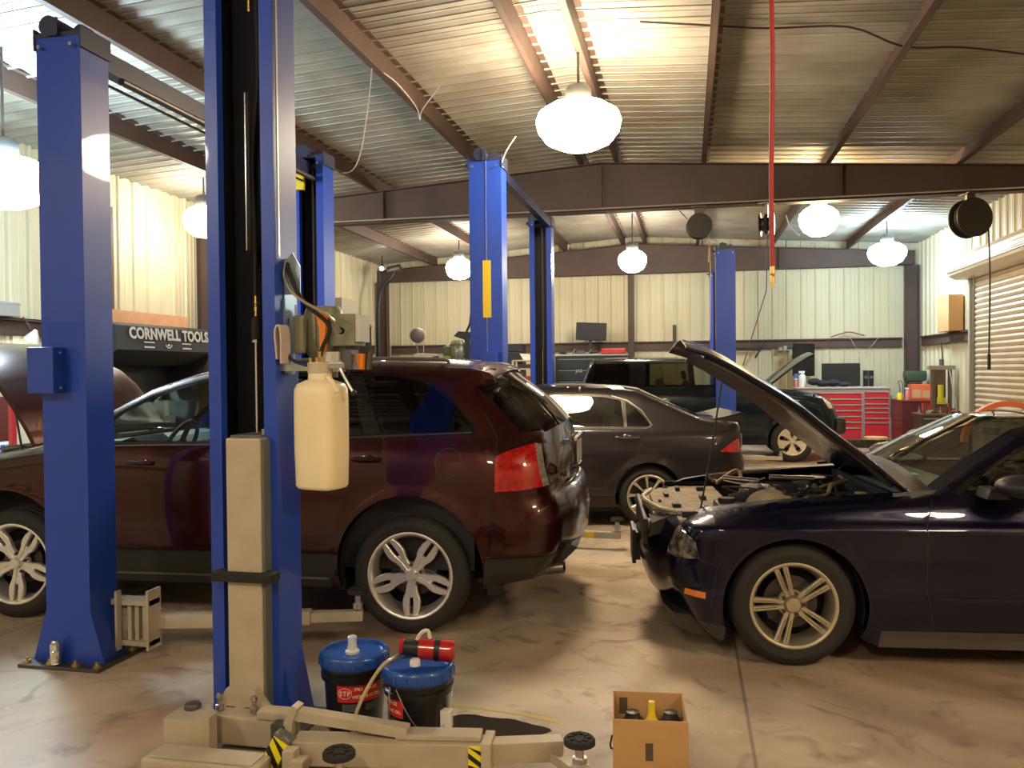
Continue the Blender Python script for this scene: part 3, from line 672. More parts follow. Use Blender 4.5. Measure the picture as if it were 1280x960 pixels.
class CarBody:
    """side view outline (x forward, z up) laid over a width curve; both flanks and everything between them"""
    def __init__(s, root, outline, arches, W, near, step=.05, bumps=None):
        # outline: list of (x, z, r, dy, crown, cat) ; arches: (cx, cz, R, zlow)
        s.root = root; s.near = near; s.W = hermite(W); s.arches = arches; s.bumps = bumps
        pts = []
        for a, b in zip(outline, outline[1:]+outline[:1]):
            L = math.hypot(a[0]-b[0], a[1]-b[1]); n = max(1, int(math.ceil(L/step)))
            if a[5] == 'arch': n = 1
            for i in range(n):
                t = i/n; pts.append(tuple(a[k]+(b[k]-a[k])*t for k in range(5))+(a[5],))
        s.o = pts; s.poly = [(p[0], p[1]) for p in pts]
        s.segs = [(pts[i], pts[(i+1) % len(pts)]) for i in range(len(pts)) if pts[i][2] > 0 and pts[(i+1) % len(pts)][2] > 0]
    def hw(s, x, z):
        w = s.W(z)
        if s.bumps: w += s.bumps(x, z)
        for cx, cz, R in s.arches:
            d = math.hypot(x-cx, z-cz)-R
            if d < .2: w += .014*math.exp(-(max(d,0)/.05)**2)
        red = 0
        for a, b in s.segs:
            dx, dz = b[0]-a[0], b[1]-a[1]; L2 = dx*dx+dz*dz
            t = max(0, min(1, ((x-a[0])*dx+(z-a[1])*dz)/L2)) if L2 else 0
            r = a[2]+(b[2]-a[2])*t
            d = math.hypot(x-a[0]-dx*t, z-a[1]-dz*t)
            if d < r:
                dy = a[3]+(b[3]-a[3])*t
                q = 1-d/r; red = max(red, dy*(1-math.sqrt(max(0, 1-q**2.2))))
        return w-red
    def make(s, regions, grid=.06):
        verts = list(s.poly); n = len(verts); edges = [(i, (i+1) % n) for i in range(n)]
        for name, P in regions:
            k = len(verts); Q = []
            for a, b in zip(P, P[1:]+P[:1]):
                m_ = max(1, int(math.hypot(a[0]-b[0], a[1]-b[1])/.06))
                for i in range(m_): Q.append((a[0]+(b[0]-a[0])*i/m_, a[1]+(b[1]-a[1])*i/m_))
            verts += Q; edges += [(k+i, k+(i+1) % len(Q)) for i in range(len(Q))]
        # rows that follow the rounded rims
        for a, b in s.segs:
            dx, dz = b[0]-a[0], b[1]-a[1]; L = math.hypot(dx, dz)
            if L < 1e-6: continue
            nx, nz = dz/L, -dx/L
            if inpoly(a[0]+dx/2+nx*.004, a[1]+dz/2+nz*.004, s.poly) is False: nx, nz = -nx, -nz
            for q in (.02, .07, .16, .3, .5, .8):
                d = q*a[2]; p = (a[0]+dx*.5+nx*d, a[1]+dz*.5+nz*d)
                if inpoly(p[0], p[1], s.poly): verts.append(p)
        xs = [p[0] for p in s.poly]; zs = [p[1] for p in s.poly]
        x = min(xs); row = 0
        while x < max(xs):
            z = min(zs)+.0003*row
            while z < max(zs):
                if inpoly(x, z, s.poly): verts.append((x, z))
                z += grid*.6
            x += grid; row += 1
        res = delaunay_2d_cdt([Vector(v) for v in verts], edges, [], 0, 1e-4)
        V, F = res[0], res[2]
        s.Y = [s.hw(v.x, v.y) for v in V]
        s.V = V; s.groups = {}
        for f in F:
            cx = sum(V[i].x for i in f)/3; cz = sum(V[i].y for i in f)/3
            if not inpoly(cx, cz, s.poly): continue
            nm = 'body'
            for name, P in regions:
                if inpoly(cx, cz, P): nm = name; break
            s.groups.setdefault(nm, []).append(tuple(f))
        return s
    def flank(s, names, sides=(1, -1), off=0.0):
        mb = MB()
        for sd in sides:
            for nm in names:
                fs = s.groups.get(nm, [])
                idx = {}; vs = []
                for f in fs:
                    for i in f:
                        if i not in idx: idx[i] = len(vs); v = s.V[i]; vs.append((v.x, sd*(s.Y[i]+off), v.y))
                mb.add(vs, [tuple(idx[i] for i in f) for f in fs], True)
        return mb
    def shell(s, splits, sel, N=14, off=0.0):
        """the strips between the flanks; splits[cat] = [(t0, t1, name)], |t| in 0..1"""
        mb = MB(); n = len(s.o)
        for i in range(n):
            a, b = s.o[i], s.o[(i+1) % n]; cat = a[5]
            if cat not in splits: continue
            for t0, t1, nm in splits[cat]:
                if nm != sel: continue
                def row(p, q, pr):
                    tx, tz = q[0]-pr[0], q[1]-pr[1]; L = math.hypot(tx, tz) or 1
                    nx, nz = tz/L, -tx/L
                    if inpoly(p[0]+nx*.01, p[1]+nz*.01, s.poly): nx, nz = -nx, -nz
                    ye = s.hw(p[0], p[1]); return nx, nz, ye
                ra = row(a, s.o[(i+1) % n], s.o[i-1]); rb = row(b, s.o[(i+2) % n], s.o[i])
                for sg in ((1, -1) if t0 > 0 else (1,)):
                    lo, hi = (t0, t1) if t0 > 0 else (-t1, t1)
                    k = max(2, int(N*(hi-lo)/2)); vs = []
                    for j in range(k+1):
                        t = (lo+(hi-lo)*j/k)*sg
                        for p, r in ((a, ra), (b, rb)):
                            c = p[4]*(1-abs(t)**2.4)+off
                            vs.append((p[0]+r[0]*c, r[2]*t, p[1]+r[1]*c))
                    mb.add(vs, [(2*j, 2*j+1, 2*j+3, 2*j+2) for j in range(k)], True)
        return mb
    def ribbon(s, pts, w, off=.0015, side=1, closed=False):
        """thin line lying on the flank"""
        mb = MB(); P = []
        for a, b in zip(pts, pts[1:]+(pts[:1] if closed else [])):
            m_ = max(1, int(math.hypot(a[0]-b[0], a[1]-b[1])/.04))
            for i in range(m_): P.append((a[0]+(b[0]-a[0])*i/m_, a[1]+(b[1]-a[1])*i/m_))
        P.append(pts[0] if closed else pts[-1]); vs = []
        for i, p in enumerate(P):
            q, r = P[min(i+1, len(P)-1)], P[max(i-1, 0)]
            dx, dz = q[0]-r[0], q[1]-r[1]; L = math.hypot(dx, dz) or 1; nx, nz = -dz/L*w/2, dx/L*w/2
            for sg, o in ((1, -.002), (1, off), (-1, off), (-1, -.002)):
                x, z = p[0]+nx*sg, p[1]+nz*sg; vs.append((x, side*(s.hw(x, z)+o), z))
        fs = []
        for i in range(len(P)-1):
            for a, b in ((0,1),(1,2),(2,3)): fs.append((4*i+a, 4*i+b, 4*i+4+b, 4*i+4+a))
        return mb.add(vs, fs, False)
def merge(o, d=.0015, sharp=50):
    me = o.data; bm = bmesh.new(); bm.from_mesh(me); bmesh.ops.remove_doubles(bm, verts=bm.verts[:], dist=d)
    bmesh.ops.recalc_face_normals(bm, faces=bm.faces[:]); bm.to_mesh(me); bm.free()
    me.polygons.foreach_set('use_smooth', [True]*len(me.polygons)); me.set_sharp_from_angle(angle=math.radians(sharp)); return o
def analytic(o, cb):
    """shading normals straight from the width curve, so long highlights run smoothly"""
    me = o.data; N = []; e = .004
    bal = sum(f.normal.y*(1 if f.center.y > 0 else -1)*f.area for f in me.polygons if abs(f.normal.y) > .7)
    if bal < 0: me.flip_normals()
    rim = set((round(p[0], 3), round(p[1], 3)) for p in cb.poly)
    for v in me.vertices:
        x, y, z = v.co
        n = (0, 0, 0)
        if (round(x, 3), round(z, 3)) not in rim and inpoly(x, z, cb.poly):
            h = cb.hw(x, z)
            if abs(abs(y)-h) < .015:
                dx = (cb.hw(x+e, z)-cb.hw(x-e, z))/(2*e); dz = (cb.hw(x, z+e)-cb.hw(x, z-e))/(2*e)
                q = Vector((-dx, 1, -dz)).normalized(); n = (q.x, q.y if y > 0 else -q.y, q.z)
        N.append(n)
    me.normals_split_custom_set_from_vertices(N); return o
def arch_pts(cx, cz, R, z0, fwd=True, n=22):
    a = math.degrees(math.asin((z0-cz)/R)); A = [math.radians(a+(180-2*a)*i/n) for i in range(n+1)]
    P = [(cx+R*math.cos(t), cz+R*math.sin(t)) for t in A]
    return P if fwd else P[::-1]

def spoke(mb, st, zf, ang, thick=.03, bev=.005):
    """st: stations (radius, t0, t1)"""
    k = len(st); vs = []
    for r, a, b in st:
        z = zf(r); q = min(bev, (b-a)*.4)
        for t, o in ((a, z-thick), (a, z-bev), (a+q, z), (b-q, z), (b, z-bev), (b, z-thick)):
            c, s_ = math.cos(ang), math.sin(ang)
            vs.append((r*c-t*s_, o, r*s_+t*c))
    fs = []
    for i in range(k-1):
        for j in range(5): fs.append((6*i+j, 6*i+j+1, 6*i+7+j, 6*i+6+j))
    fs.append(tuple(range(6))); fs.append(tuple(range(6*k-1, 6*k-7, -1)))
    mb.add(vs, fs, False)
def wheel(root, x, y, side, R, w, rr, style, m, steer=0, z=None):
    """hub at (x, y outer face, R); parts face outwards"""
    M = Matrix.Translation((x, y-side*w/2, R if z is None else z)) @ Matrix.Rotation(steer, 4, 'Z') @ Matrix.Scale(side, 4, (0, 1, 0))
    h = w/2; mb = MB()
    rim = [(rr-.035, -h+.02), (rr+.004, -h+.02), (rr+.004, -h+.008), (rr-.012, -h+.01), (rr-.02,-h+.03), (rr-.04, -.02), (rr-.03, h-.05), (rr-.018, h-.02), (rr-.010, h-.006), (rr, h-.002), (rr+.008, h-.004), (rr+.01, h-.012), (rr+.004, h-.014)]
    mb.lathe(rim[5:], n=48, M=M, axis='y'); barrel = MB(); barrel.lathe(rim[:6], n=48, M=M, axis='y')
    body = MB(); grv = MB(); o = h-.012
    if style == 'split5':
        zf = lambda r: o-.03+.028*(r/rr)**1.2
        for k in range(5):
            a = math.radians(270+72*k); R_ = rr-.008
            for sg in (1, -1):
                st = [(.035,.0,.032),(.08,.0,.034),(.115,.002,.040),(.14,.009,.052),(.17,.013,.058),(.215,.013,.055),(R_-.012,.012,.042),(R_,.012,.040)]
                if sg < 0: st = [(r, -b, -a_) for r, a_, b in st]
                spoke(body, st, zf, a, .03, .006)
            spoke(body, [(.10,-.008,.008),(.145,-.009,.009)], lambda r: o-.022, a, .02, .003)
        capr = .036; lug = .065; off = 90
    elif style == 'double5':
        zf = lambda r: o-.022+.02*(r/rr)
        for k in range(5):
            a = math.radians(0+72*k); R_ = rr-.008
            for sg in (1, -1):
                st = [(.05,.002,.028),(.09,.005,.030),(.15,.008,.035),(R_-.01,.010,.041),(R_,.010,.044)]
                if sg < 0: st = [(r, -b, -a_) for r, a_, b in st]
                spoke(body, st, zf, a, .028, .005)
                st2 = [(.09,.014,.018),(.15,.018,.022),(R_-.02,.021,.025)]
                if sg < 0: st2 = [(r, -b, -a_) for r, a_, b in st2]
                spoke(grv, st2, lambda r: zf(r)+.0012, a, .003, .001)
        capr = .043; lug = .062; off = 36
    elif style == 'nine':
        zf = lambda r: o-.03+.028*(r/rr)
        for k in range(9):
            a = math.radians(4+40*k); R_ = rr-.01
            spoke(body, [(.04,-.012,.012),(.09,-.009,.009),(.15,-.013,.013),(.19,-.018,.018),(R_,-.026,.026)], zf, a, .03, .008)
        capr = .032; lug = .055; off = 90
    else:
        zf = lambda r: o-.012-.02*math.cos(min(1, r/rr)*PI/2)+.01
        for k in range(5):
            a = math.radians(90+36+72*k); R_ = rr-.008
            spoke(body, [(.05,-.035,.035),(.09,-.034,.034),(.12,-.050,.050),(.15,-.062,.062),(.185,-.092,.092),(.205,-.125,.125),(R_,-.135,.135)], zf, a, .03, .006)
        capr = .045; lug = .068; off = 90
    mb.add([M @ Vector(v) for v in body.v], body.f, False)
    c = MB(); c.lathe([(.001, o-.012+.012), (capr*.85, o-.002), (capr, o-.01), (capr+.004, o-.03), (.075, o-.034), (.082, o-.045), (.08, o-.07), (.001, o-.07)], n=28, M=M, axis='y')
    mb.add(c.v, c.f, True)
    wo = mb.build('wheel', m, root, sharp=30)
    barrel.build('rim_barrel', mat('barrel_dark', (.06,.055,.05), .45, .6), wo)
    if grv.v:
        g2 = MB(); g2.add([M @ Vector(v) for v in grv.v], grv.f, False); g2.build('spoke_groove', mat('groove_dark', (.10,.085,.06), .5), wo)
    t = MB(); t.lathe([(rr+.002,-h+.012),(rr+.02,-h),(R-.045,-h-.004),(R-.018,-h+.012),(R-.004,-h+.035),(R,-h*.5),(R-.006,-h*.5+.004),(R-.006,-h*.5+.012),(R,-h*.5+.016),(R,-.008),(R-.006,-.006),(R-.006,.006),(R,.008),(R,h*.5-.016),(R-.006,h*.5-.012),(R-.006,h*.5-.004),(R,h*.5),(R-.004,h-.035),(R-.018,h-.012),(R-.045,h+.003),(R-.06,h+.005),(rr+.045,h+.003),(rr+.02,h),(rr+.006,h-.004),(rr+.002,h-.012)], n=64, M=M, axis='y')
    t.build('tyre', TYRE, wo, sharp=35)
    b = MB(); b.lathe([(.001, o-.09), (.15 if rr > .2 else .13, o-.09), (.15 if rr > .2 else .13, o-.10), (.001, o-.10)], n=32, M=M, axis='y')
    b.box(.06, .15, o-.12, o-.075, -.06, .06, M @ Matrix.Rotation(math.radians(20 if x > 0 else 160), 4, 'Y'), bev=.01)
    b.build('brake_disc', mat('brake_iron', (.10,.09,.085), .4, .8), wo)
    k2 = MB(); k2.lathe([(.001, -h+.05), (rr-.04, -h+.05), (rr-.04,-h+.055)], n=24, M=M, axis='y'); k2.build('backing_plate', INNERBLK, wo)
    for k in range(5):
        a = math.radians(off+72*k)
        l = MB(); l.lathe([(.001,.006),(.008,.005),(.011,.0),(.011,-.02),(.017,-.021),(.017,-.03)], n=8, M=M @ Matrix.Translation((lug*math.cos(a), o-(.016 if style != 'steel5' else .006), lug*math.sin(a))), axis='y', smooth=False)
        l.build('lug_nut', mat('lug_metal', (.12,.10,.08), .3, .8), wo)
    return wo
def wheel_house(root, x, z, R, hw, inner=.5, name='wheel_housing'):
    for sd in (1, -1):
        mb = MB(); vs = []; fs = []; A = [math.radians(-15+210*i/18) for i in range(19)]
        for t in A:
            for y in (hw, inner): vs.append((x+R*math.cos(t), sd*y, z+R*math.sin(t)))
        for i in range(18): fs.append((2*i, 2*i+1, 2*i+3, 2*i+2))
        c = len(vs); vs.append((x, sd*inner, z)); 
        for i in range(18): fs.append((2*i+1, c, 2*i+3))
        mb.add(vs, fs, True); mb.build(name, INNERBLK, root)
def torus(mb, R, r, M, n=32, k=8):
    vs = [M @ Vector(((R+r*math.cos(2*PI*j/k))*math.cos(2*PI*i/n), (R+r*math.cos(2*PI*j/k))*math.sin(2*PI*i/n), r*math.sin(2*PI*j/k))) for i in range(n) for j in range(k)]
    fs = [(i*k+j, i*k+(j+1) % k, ((i+1) % n)*k+(j+1) % k, ((i+1) % n)*k+j) for i in range(n) for j in range(k)]
    mb.add(vs, fs, True)
def seat(root, x, y, z, m, w=.5, h=.62, lean=.22):
    mb = MB(); mb.box(x-.25, x+.27, y-w/2, y+w/2, z, z+.16, bev=.04)
    M = Matrix.Translation((x-.22, y, z+.1)) @ Matrix.Rotation(-lean, 4, 'Y')
    mb.box(-.07, .07, -w/2, w/2, 0, h, M, bev=.05); mb.box(-.05, .05, -.13, .13, h+.04, h+.20, M, bev=.035); mb.box(-.01,.01,-.06,.06,h-.02,h+.06,M)
    return mb.build('seat', m, root)
# ------------------------------------------------------------------ maroon SUV
def maroon_suv():
    root = empty('car', (-3.18, 5.79, 0), math.radians(183.2), 'dark maroon SUV with raised front, rear hatch facing right, between the blue posts', 'car')
    P = paint('maroon_paint', (.012,.002,.002), (.045,.006,.006), .33, .5)
    B = 'bottom'; AR, AF, RA = (-1.40,.42), (1.43,.42), .475
    z0 = .29
    o = [(-1.86,.30,.05,.03,.05,'rear'), (-2.18,.36,.2,.10,.08,'rear'), (-2.30,.49,.34,.2,.11,'rear'), (-2.355,.60,.40,.24,.12,'rear'), (-2.365,.73,.42,.25,.12,'rear'), (-2.335,.86,.42,.26,.12,'rear'),
         (-2.285,.90,.42,.25,.12,'rear'), (-2.275,1.09,.40,.24,.12,'rear'), (-2.235,1.27,.42,.26,.12,'glass'), (-2.12,1.40,.38,.23,.11,'glass'), (-1.93,1.58,.30,.17,.08,'glass'), (-1.87,1.66,.14,.09,.06,'roof'),
         (-1.84,1.695,.10,.07,.045,'roof'), (-1.5,1.72,.10,.08,.04,'roof'), (-1.0,1.735,.10,.08,.035,'roof'), (-.4,1.735,.10,.08,.035,'roof'), (.05,1.70,.10,.08,.035,'roof'), (.2,1.67,.10,.08,.04,'wind'),
         (.50,1.57,.10,.07,.06,'wind'), (.80,1.40,.10,.06,.08,'wind'), (1.06,1.215,.09,.06,.08,'cowl'), (1.12,1.18,.09,.06,.06,'bay'),
         (1.3,1.165,.12,.08,.04,'bay'), (1.6,1.12,.14,.10,.04,'bay'), (1.9,1.05,.2,.14,.04,'bay'), (2.02,.99,.3,.18,.06,'front'), (2.12,.88,.4,.24,.10,'front'), (2.18,.7,.45,.28,.14,'front'), (2.2,.55,.45,.28,.16,'front'),
         (2.16,.38,.4,.25,.14,'front'), (2.04,.29,.2,.1,.1,'bot')]
    arF = arch_pts(*AF, RA, z0); arR = arch_pts(*AR, RA, z0+.01)
    o += [(p[0], p[1], 0, 0, 0, 'arch') for p in arF]
    o += [(.90, z0, 0, 0, 0, 'bot'), (.2, .285, 0, 0, 0, 'bot'), (-.86, .285, 0, 0, 0, 'bot')]
    o += [(p[0], p[1], 0, 0, 0, 'arch') for p in arR[:-1]]
    W = [(.25,.88),(.34,.905),(.5,.93),(.53,.945),(.75,.965),(.95,.96),(1.08,.945),(1.18,.915),(1.23,.885),(1.45,.79),(1.6,.715),(1.75,.64)]
    fwin = [(.80,1.225),(.74,1.33),(.62,1.415),(.48,1.49),(.30,1.558),(.15,1.60),(-.01,1.615),(-.03,1.225)]
    rwin = [(-.10,1.617),(-.5,1.645),(-.94,1.65),(-1.09,1.27),(-.10,1.232)]
    qwin = [(-1.03,1.645),(-1.2,1.645),(-1.435,1.612),(-1.56,1.535),(-1.69,1.44),(-1.79,1.34),(-1.80,1.297),(-1.70,1.288),(-1.20,1.276)]
    trim_ = [(.86,1.205),(.80,1.31),(.64,1.435),(.48,1.52),(.28,1.59),(.1,1.635),(-.5,1.67),(-1.03,1.672),(-1.25,1.66),(-1.455,1.63),(-1.60,1.53),(-1.74,1.42),(-1.825,1.32),(-1.81,1.272),(-1.25,1.252),(-.1,1.21)]
    tail = [(-1.959,1.14),(-2.05,1.18),(-2.19,1.215),(-2.215,1.08),(-2.245,.945),(-2.1,.93),(-1.957,.925)]
    front_door = [(-.065,.50),(-.065,1.67),(.1,1.65),(.48,1.53),(.70,1.42),(.93,1.20),(.96,1.0),(.97,.50)]
    rear_door = [(-.065,.50),(-.065,1.67),(-1.02,1.675),(-1.22,1.26),(-1.25,1.1),(-1.255,.935),(-1.13,.86),(-1.0,.75),(-.93,.64),(-.90,.50)]
    clad = [(-.86,.27),(-.95,.50),(-.90,.515),(.98,.50),(.95,.27)]
    clad2 = [(-1.86,.27),(-1.89,.50),(-2.48,.52),(-2.48,.25)]
    clad3 = [(1.9,.27),(1.9,.42),(2.4,.42),(2.4,.25)]
    cb = CarBody(root, o, [(AR[0],AR[1],RA),(AF[0],AF[1],RA)], W, 1)
    rgl = [(-1.80,1.575),(-1.95,1.44),(-2.09,1.285),(-2.6,1.28),(-2.3,1.62)]
    rev = [(-2.19,1.215),(-2.225,1.205),(-2.275,.95),(-2.245,.945),(-2.215,1.08)]
    cb.make([('rgl',rgl),('rev',rev),('fwin',fwin),('rwin',rwin),('qwin',qwin),('trim',trim_),('tail',tail),('clad',clad),('clad2',clad2),('clad3',clad3),('fdoor',front_door),('rdoor',rear_door)])
    SP = {'rear':[(0,1,'body')],'roof':[(0,1,'body')],'front':[(0,1,'body')],'glass':[(0,1,'rglass')],'wind':[(0,.86,'wglass'),(.86,1,'body')],'cowl':[(0,1,'cowl')],'bay':[(.84,1,'body')],'bot':[(0,1,'floor')]}
    mb = cb.flank(['body']); b2 = cb.shell(SP, 'body'); mb.add(b2.v, b2.f, True); body = analytic(merge(mb.build('body', P, root)), cb)
    DARKGL = glass('tinted_glass', (.03,.03,.028)); CLGL = glass('clear_auto_glass', (.72,.80,.76))
    mb = cb.shell(SP, 'rglass'); b2 = cb.flank(['rgl']); mb.add(b2.v, b2.f, True); merge(mb.build('rear_window', glass('tinted_rear_glass', (.10,.095,.08)), root))
    cb.shell(SP, 'wglass', off=-.004).build('windshield', CLGL, root)
    cb.shell(SP, 'cowl').build('cowl_panel', CLAD, root); cb.shell(SP, 'floor').build('underside', INNERBLK, root)
    cb.flank(['trim'], off=-.002).build('window_surround', GLOSSBLK, root)
    for sd in (1, -1):
        d = analytic(merge(cb.flank(['fdoor'], (sd,)).build('front_door', P, root)), cb); cb.flank(['fwin'], (sd,), -.008).build('door_window', CLGL, d)
        d2 = analytic(merge(cb.flank(['rdoor'], (sd,)).build('rear_door', P, root)), cb); cb.flank(['rwin'], (sd,), -.008).build('door_window', DARKGL, d2)
        cb.flank(['qwin'], (sd,), -.008).build('quarter_window', DARKGL, root)
        cb.flank(['clad'], (sd,), .004).build('rocker_cladding', CLAD, root)
        cb.ribbon([(.95,.345),(-.86,.345)], .012, .012, sd).build('rocker_bright_line', mat('grey_trim', (.2,.19,.17), .35, .5), root)
        cb.flank(['tail'], (sd,), .006).build('tail_light', REDLENS, root)
        for d_, pts in ((d, (.43,1.085,.02)), (d2, (-1.12,1.12,.0))):
            x, z, _ = pts; y = sd*(cb.hw(x, z))
            h = MB(); h.tube(bez([(x+.09,y-sd*.01,z),(x+.06,y+sd*.028,z+.004),(x-.06,y+sd*.03,z+.004),(x-.1,y-sd*.01,z)], 16), [.008]+[.013]*14+[.008]*3, 8); h.build('door_handle', P, d_)
            h = MB(); h.ball((x-.01, y-sd*.004, z), .055, .006, .03); h.build('handle_recess', GLOSSBLK, d_)
    # panel gaps
    for k, pts in enumerate(([(-.065,.50),(-.065,1.23)], [(-.93,.64),(-1.0,.75),(-1.13,.86),(-1.255,.935),(-1.25,1.1),(-1.22,1.26)], [(.97,.50),(.96,1.0),(.90,1.2)], [(-1.86,.52),(-2.36,.53)], [(-1.90,.70),(-1.86,.80),(-1.93,.87),(-1.957,.925)], [(-1.959,1.14),(-1.96,1.25),(-1.87,1.4)])):
        cb.ribbon(pts, .007, .0008).build('panel_gap', BLACK, root)
    cb.ribbon([(.80,1.212),(-.08,1.218),(-1.2,1.26),(-1.80,1.285)], .012, .004).build('window_sill_trim', mat('satin_black', (.03,.03,.03), .3, 0, .5), root)
    cb.ribbon([(.78,1.195),(.2,1.203),(-.06,1.206)], .01, .004).build('bright_sill_line', mat('dull_chrome', (.4,.38,.34), .25, .9), root)
    c_ = [( -1.661+.085*math.cos(t*PI/12), 1.101+.09*math.sin(t*PI/12)) for t in range(24)]
    cb.ribbon(c_, .006, .0008, 1, True).build('fuel_door_gap', BLACK, root)
    for nm_, gname in (('clad2','rear_bumper_corner'),('clad3','front_bumper_corner')):
        for sd in (1,-1): cb.flank([nm_], (sd,), .004).build(gname, CLAD, root)
    # black lower rear valance across, tow cover, exhausts, mud flaps
    mb = MB(); mb.prism([(-1.9,.30),(-2.2,.33),(-2.36,.44),(-2.44,.52),(-2.40,.54),(-1.9,.54)], -.62, .62, 'y'); mb.build('rear_valance', CLAD, root)
    for sd in (1, -1):
        mb = MB(); M = Matrix.Translation((-2.19, sd*.60, .375)) @ Matrix.Rotation(math.radians(6), 4, 'Y')
        mb.lathe([(.056,.2),(.060,-.16),(.050,-.165),(.050,.18)], n=20, M=M @ Matrix.Scale(.75, 4, (0,0,1)), axis='x'); mb.build('exhaust_tip', mat('dark_chrome', (.25,.23,.2), .25, .9), root)
        mb = MB(); mb.prism([(-1.87,.52),(-1.90,.27),(-1.96,.27),(-1.95,.52)], sd*.66, sd*.92, 'y'); mb.build('mud_flap', RUBBER, root)
    # spoiler over the rear glass
    sp = MB(); n = 14
    for j in range(n):
        pass
    prof = [(-1.60,1.752),(-1.78,1.745),(-1.92,1.715),(-1.955,1.685),(-1.93,1.672),(-1.84,1.675),(-1.65,1.70)]
    vs = []; fs = []; k = len(prof)
    for i in range(n+1):
        t = -1+2*i/n; y = .66*t; s_ = 1-.12*abs(t)**3; dz = -.055*abs(t)**2.2
        for x, z in prof: vs.append((-1.60+(x+1.60)*s_, y, z+dz))
    for i in range(n):
        for j in range(k): fs.append((i*k+j, i*k+(j+1) % k, (i+1)*k+(j+1) % k, (i+1)*k+j))
    fs.append(tuple(range(k))[::-1]); fs.append(tuple(range(n*k, n*k+k)))
    sp.add(vs, fs, True); sp.build('rear_spoiler', P, root, sharp=45)
    # roof rails
    for sd in (1, -1):
        mb = MB(); pts = [(x, sd*.60, z) for x, z in ((.0,1.715),(-.08,1.74),(-.8,1.765),(-1.5,1.755),(-1.6,1.73))]; mb.tube(bez(pts, 16), .012, 8); mb.build('roof_rail', mat('rail_grey', (.16,.15,.14), .35, .6), root)
    def rear_x(y, z):
        best = 0
        for i_ in range(len(cb.o)):
            a_, b_ = cb.o[i_], cb.o[(i_+1) % len(cb.o)]
            if a_[5] in ('rear','glass') and min(a_[1],b_[1]) <= z <= max(a_[1],b_[1]) and abs(a_[1]-b_[1]) > 1e-5:
                t_ = (z-a_[1])/(b_[1]-a_[1]); x_ = a_[0]+(b_[0]-a_[0])*t_; c_ = a_[4]+(b_[4]-a_[4])*t_
                ye = cb.hw(x_, z); best = min(best, x_-c_*(1-min(1,abs(y)/ye)**2.4))
        return best
    # wiper, plate, badge, high chrome strip
    mb = MB(); mb.tube([(rear_x(.0,1.32)-.02,.0,1.32),(rear_x(.2,1.36)-.015,.2,1.36),(rear_x(.45,1.375)-.012,.45,1.375)], .008, 6); mb.ball((rear_x(0,1.31)-.02,.0,1.31), .028); mb.build('rear_wiper', BLACK, root)
    mb = MB(); mb.box(-2.418, -2.405, -.16, .16, 1.02, 1.17, bev=.003); mb.build('licence_plate', mat('plate_white', (.45,.45,.42), .5), root)
    mb = MB(); mb.box(-2.415, -2.398, -.22, .22, .98, 1.0); mb.build('plate_recess', GLOSSBLK, root)
    mb = MB(); mb.box(-2.425, -2.40, -.36, .36, 1.19, 1.215, bev=.005); mb.build('hatch_chrome_bar', CHROME, root)
    M = Matrix.Translation((rear_x(.55,.985)-.004, .55, .985)) @ Matrix.Rotation(math.radians(-90-22), 4, 'Z') @ Matrix.Rotation(PI/2, 4, 'X')
    text_mesh('model_lettering', 'EDGE', .045, CHROME, root, M, .003, 1.3, .001)
    mb = MB(); mb.box(-2.19,-2.10,.63,.66,1.0,1.05); 
    for sd in (1,-1): cb.flank(['rev'], (sd,), .006).build('reverse_light', CLEARLENS, root)
    for x, sd, st in ((-1.40,1,0),(1.41,1,0),(-1.40,-1,0),(1.41,-1,0)):
        wheel(root, x, sd*.925, sd, .378, .245, .272, 'split5', mat('polished_rim', (.80,.77,.71), .36, .8))
    wheel_house(root, AR[0], AR[1], RA-.005, .905); wheel_house(root, AF[0], AF[1], RA-.005, .905)
    # under body, cabin
    mb = MB(); mb.box(-2.1, -1.0, -.5, .5, .27, .5); mb.box(-.95, .95, -.86, .86, .26, .36); mb.box(.9, 1.95, -.5, .5, .25, .55); mb.build('floor_pan', INNERBLK, root)
    CAB = mat('cabin_grey', (.22,.22,.19), .7); CABD = mat('cabin_dark', (.02,.02,.02), .7); SEAT = mat('seat_cloth_grey', (.16,.155,.14), .85)
    mb = MB(); mb.prism([(.72,.95),(.70,1.13),(.78,1.185),(.95,1.20),(1.12,1.17),(1.12,.6),(.9,.5)], -.80, .80, 'y'); da = mb.build('dashboard', CAB, root)
    mb = MB(); mb.prism([(.69,1.10),(.66,1.17),(.74,1.225),(.82,1.20),(.82,1.10)], .18, .56, 'y'); mb.build('instrument_hood', CABD, da)
    mb = MB(); M = Matrix.Translation((.48,.38,1.16)) @ Matrix.Rotation(math.radians(62), 4, 'Y'); torus(mb, .185, .016, M)
    mb.box(-.18,.18,-.02,.02,-.01,.01,M); mb.box(-.02,.18,-.02,.02,-.012,.012,M @ Matrix.Rotation(PI/2,4,'Z')); mb.ball((0,0,.0), .06,.06,.03, M=M); mb.cyl((.50,.38,1.15),(.75,.38,1.08),.035); mb.build('steering_wheel', CABD, root)
    for y in (.38, -.38): seat(root, -.02, y, .62, SEAT)
    mb = MB(); mb.box(-.85,-.4,-.68,.68,.6,.78,bev=.04); mb.box(-1.0,-.86,-.68,.68,.68,1.3,bev=.04); mb.build('rear_bench', SEAT, root)
    mb = MB(); mb.box(.34,.37,-.10,.13,1.475,1.545,bev=.01); mb.tube([(.37,.0,1.53),(.46,0,1.575)],.01,6); mb.build('inside_mirror', CABD, root)
    for sd in (1,-1):
        mb = MB(); mb.box(-1.8,.95,sd*.80,sd*.83,.4,1.20); mb.build('inner_door_trim', CABD, root)
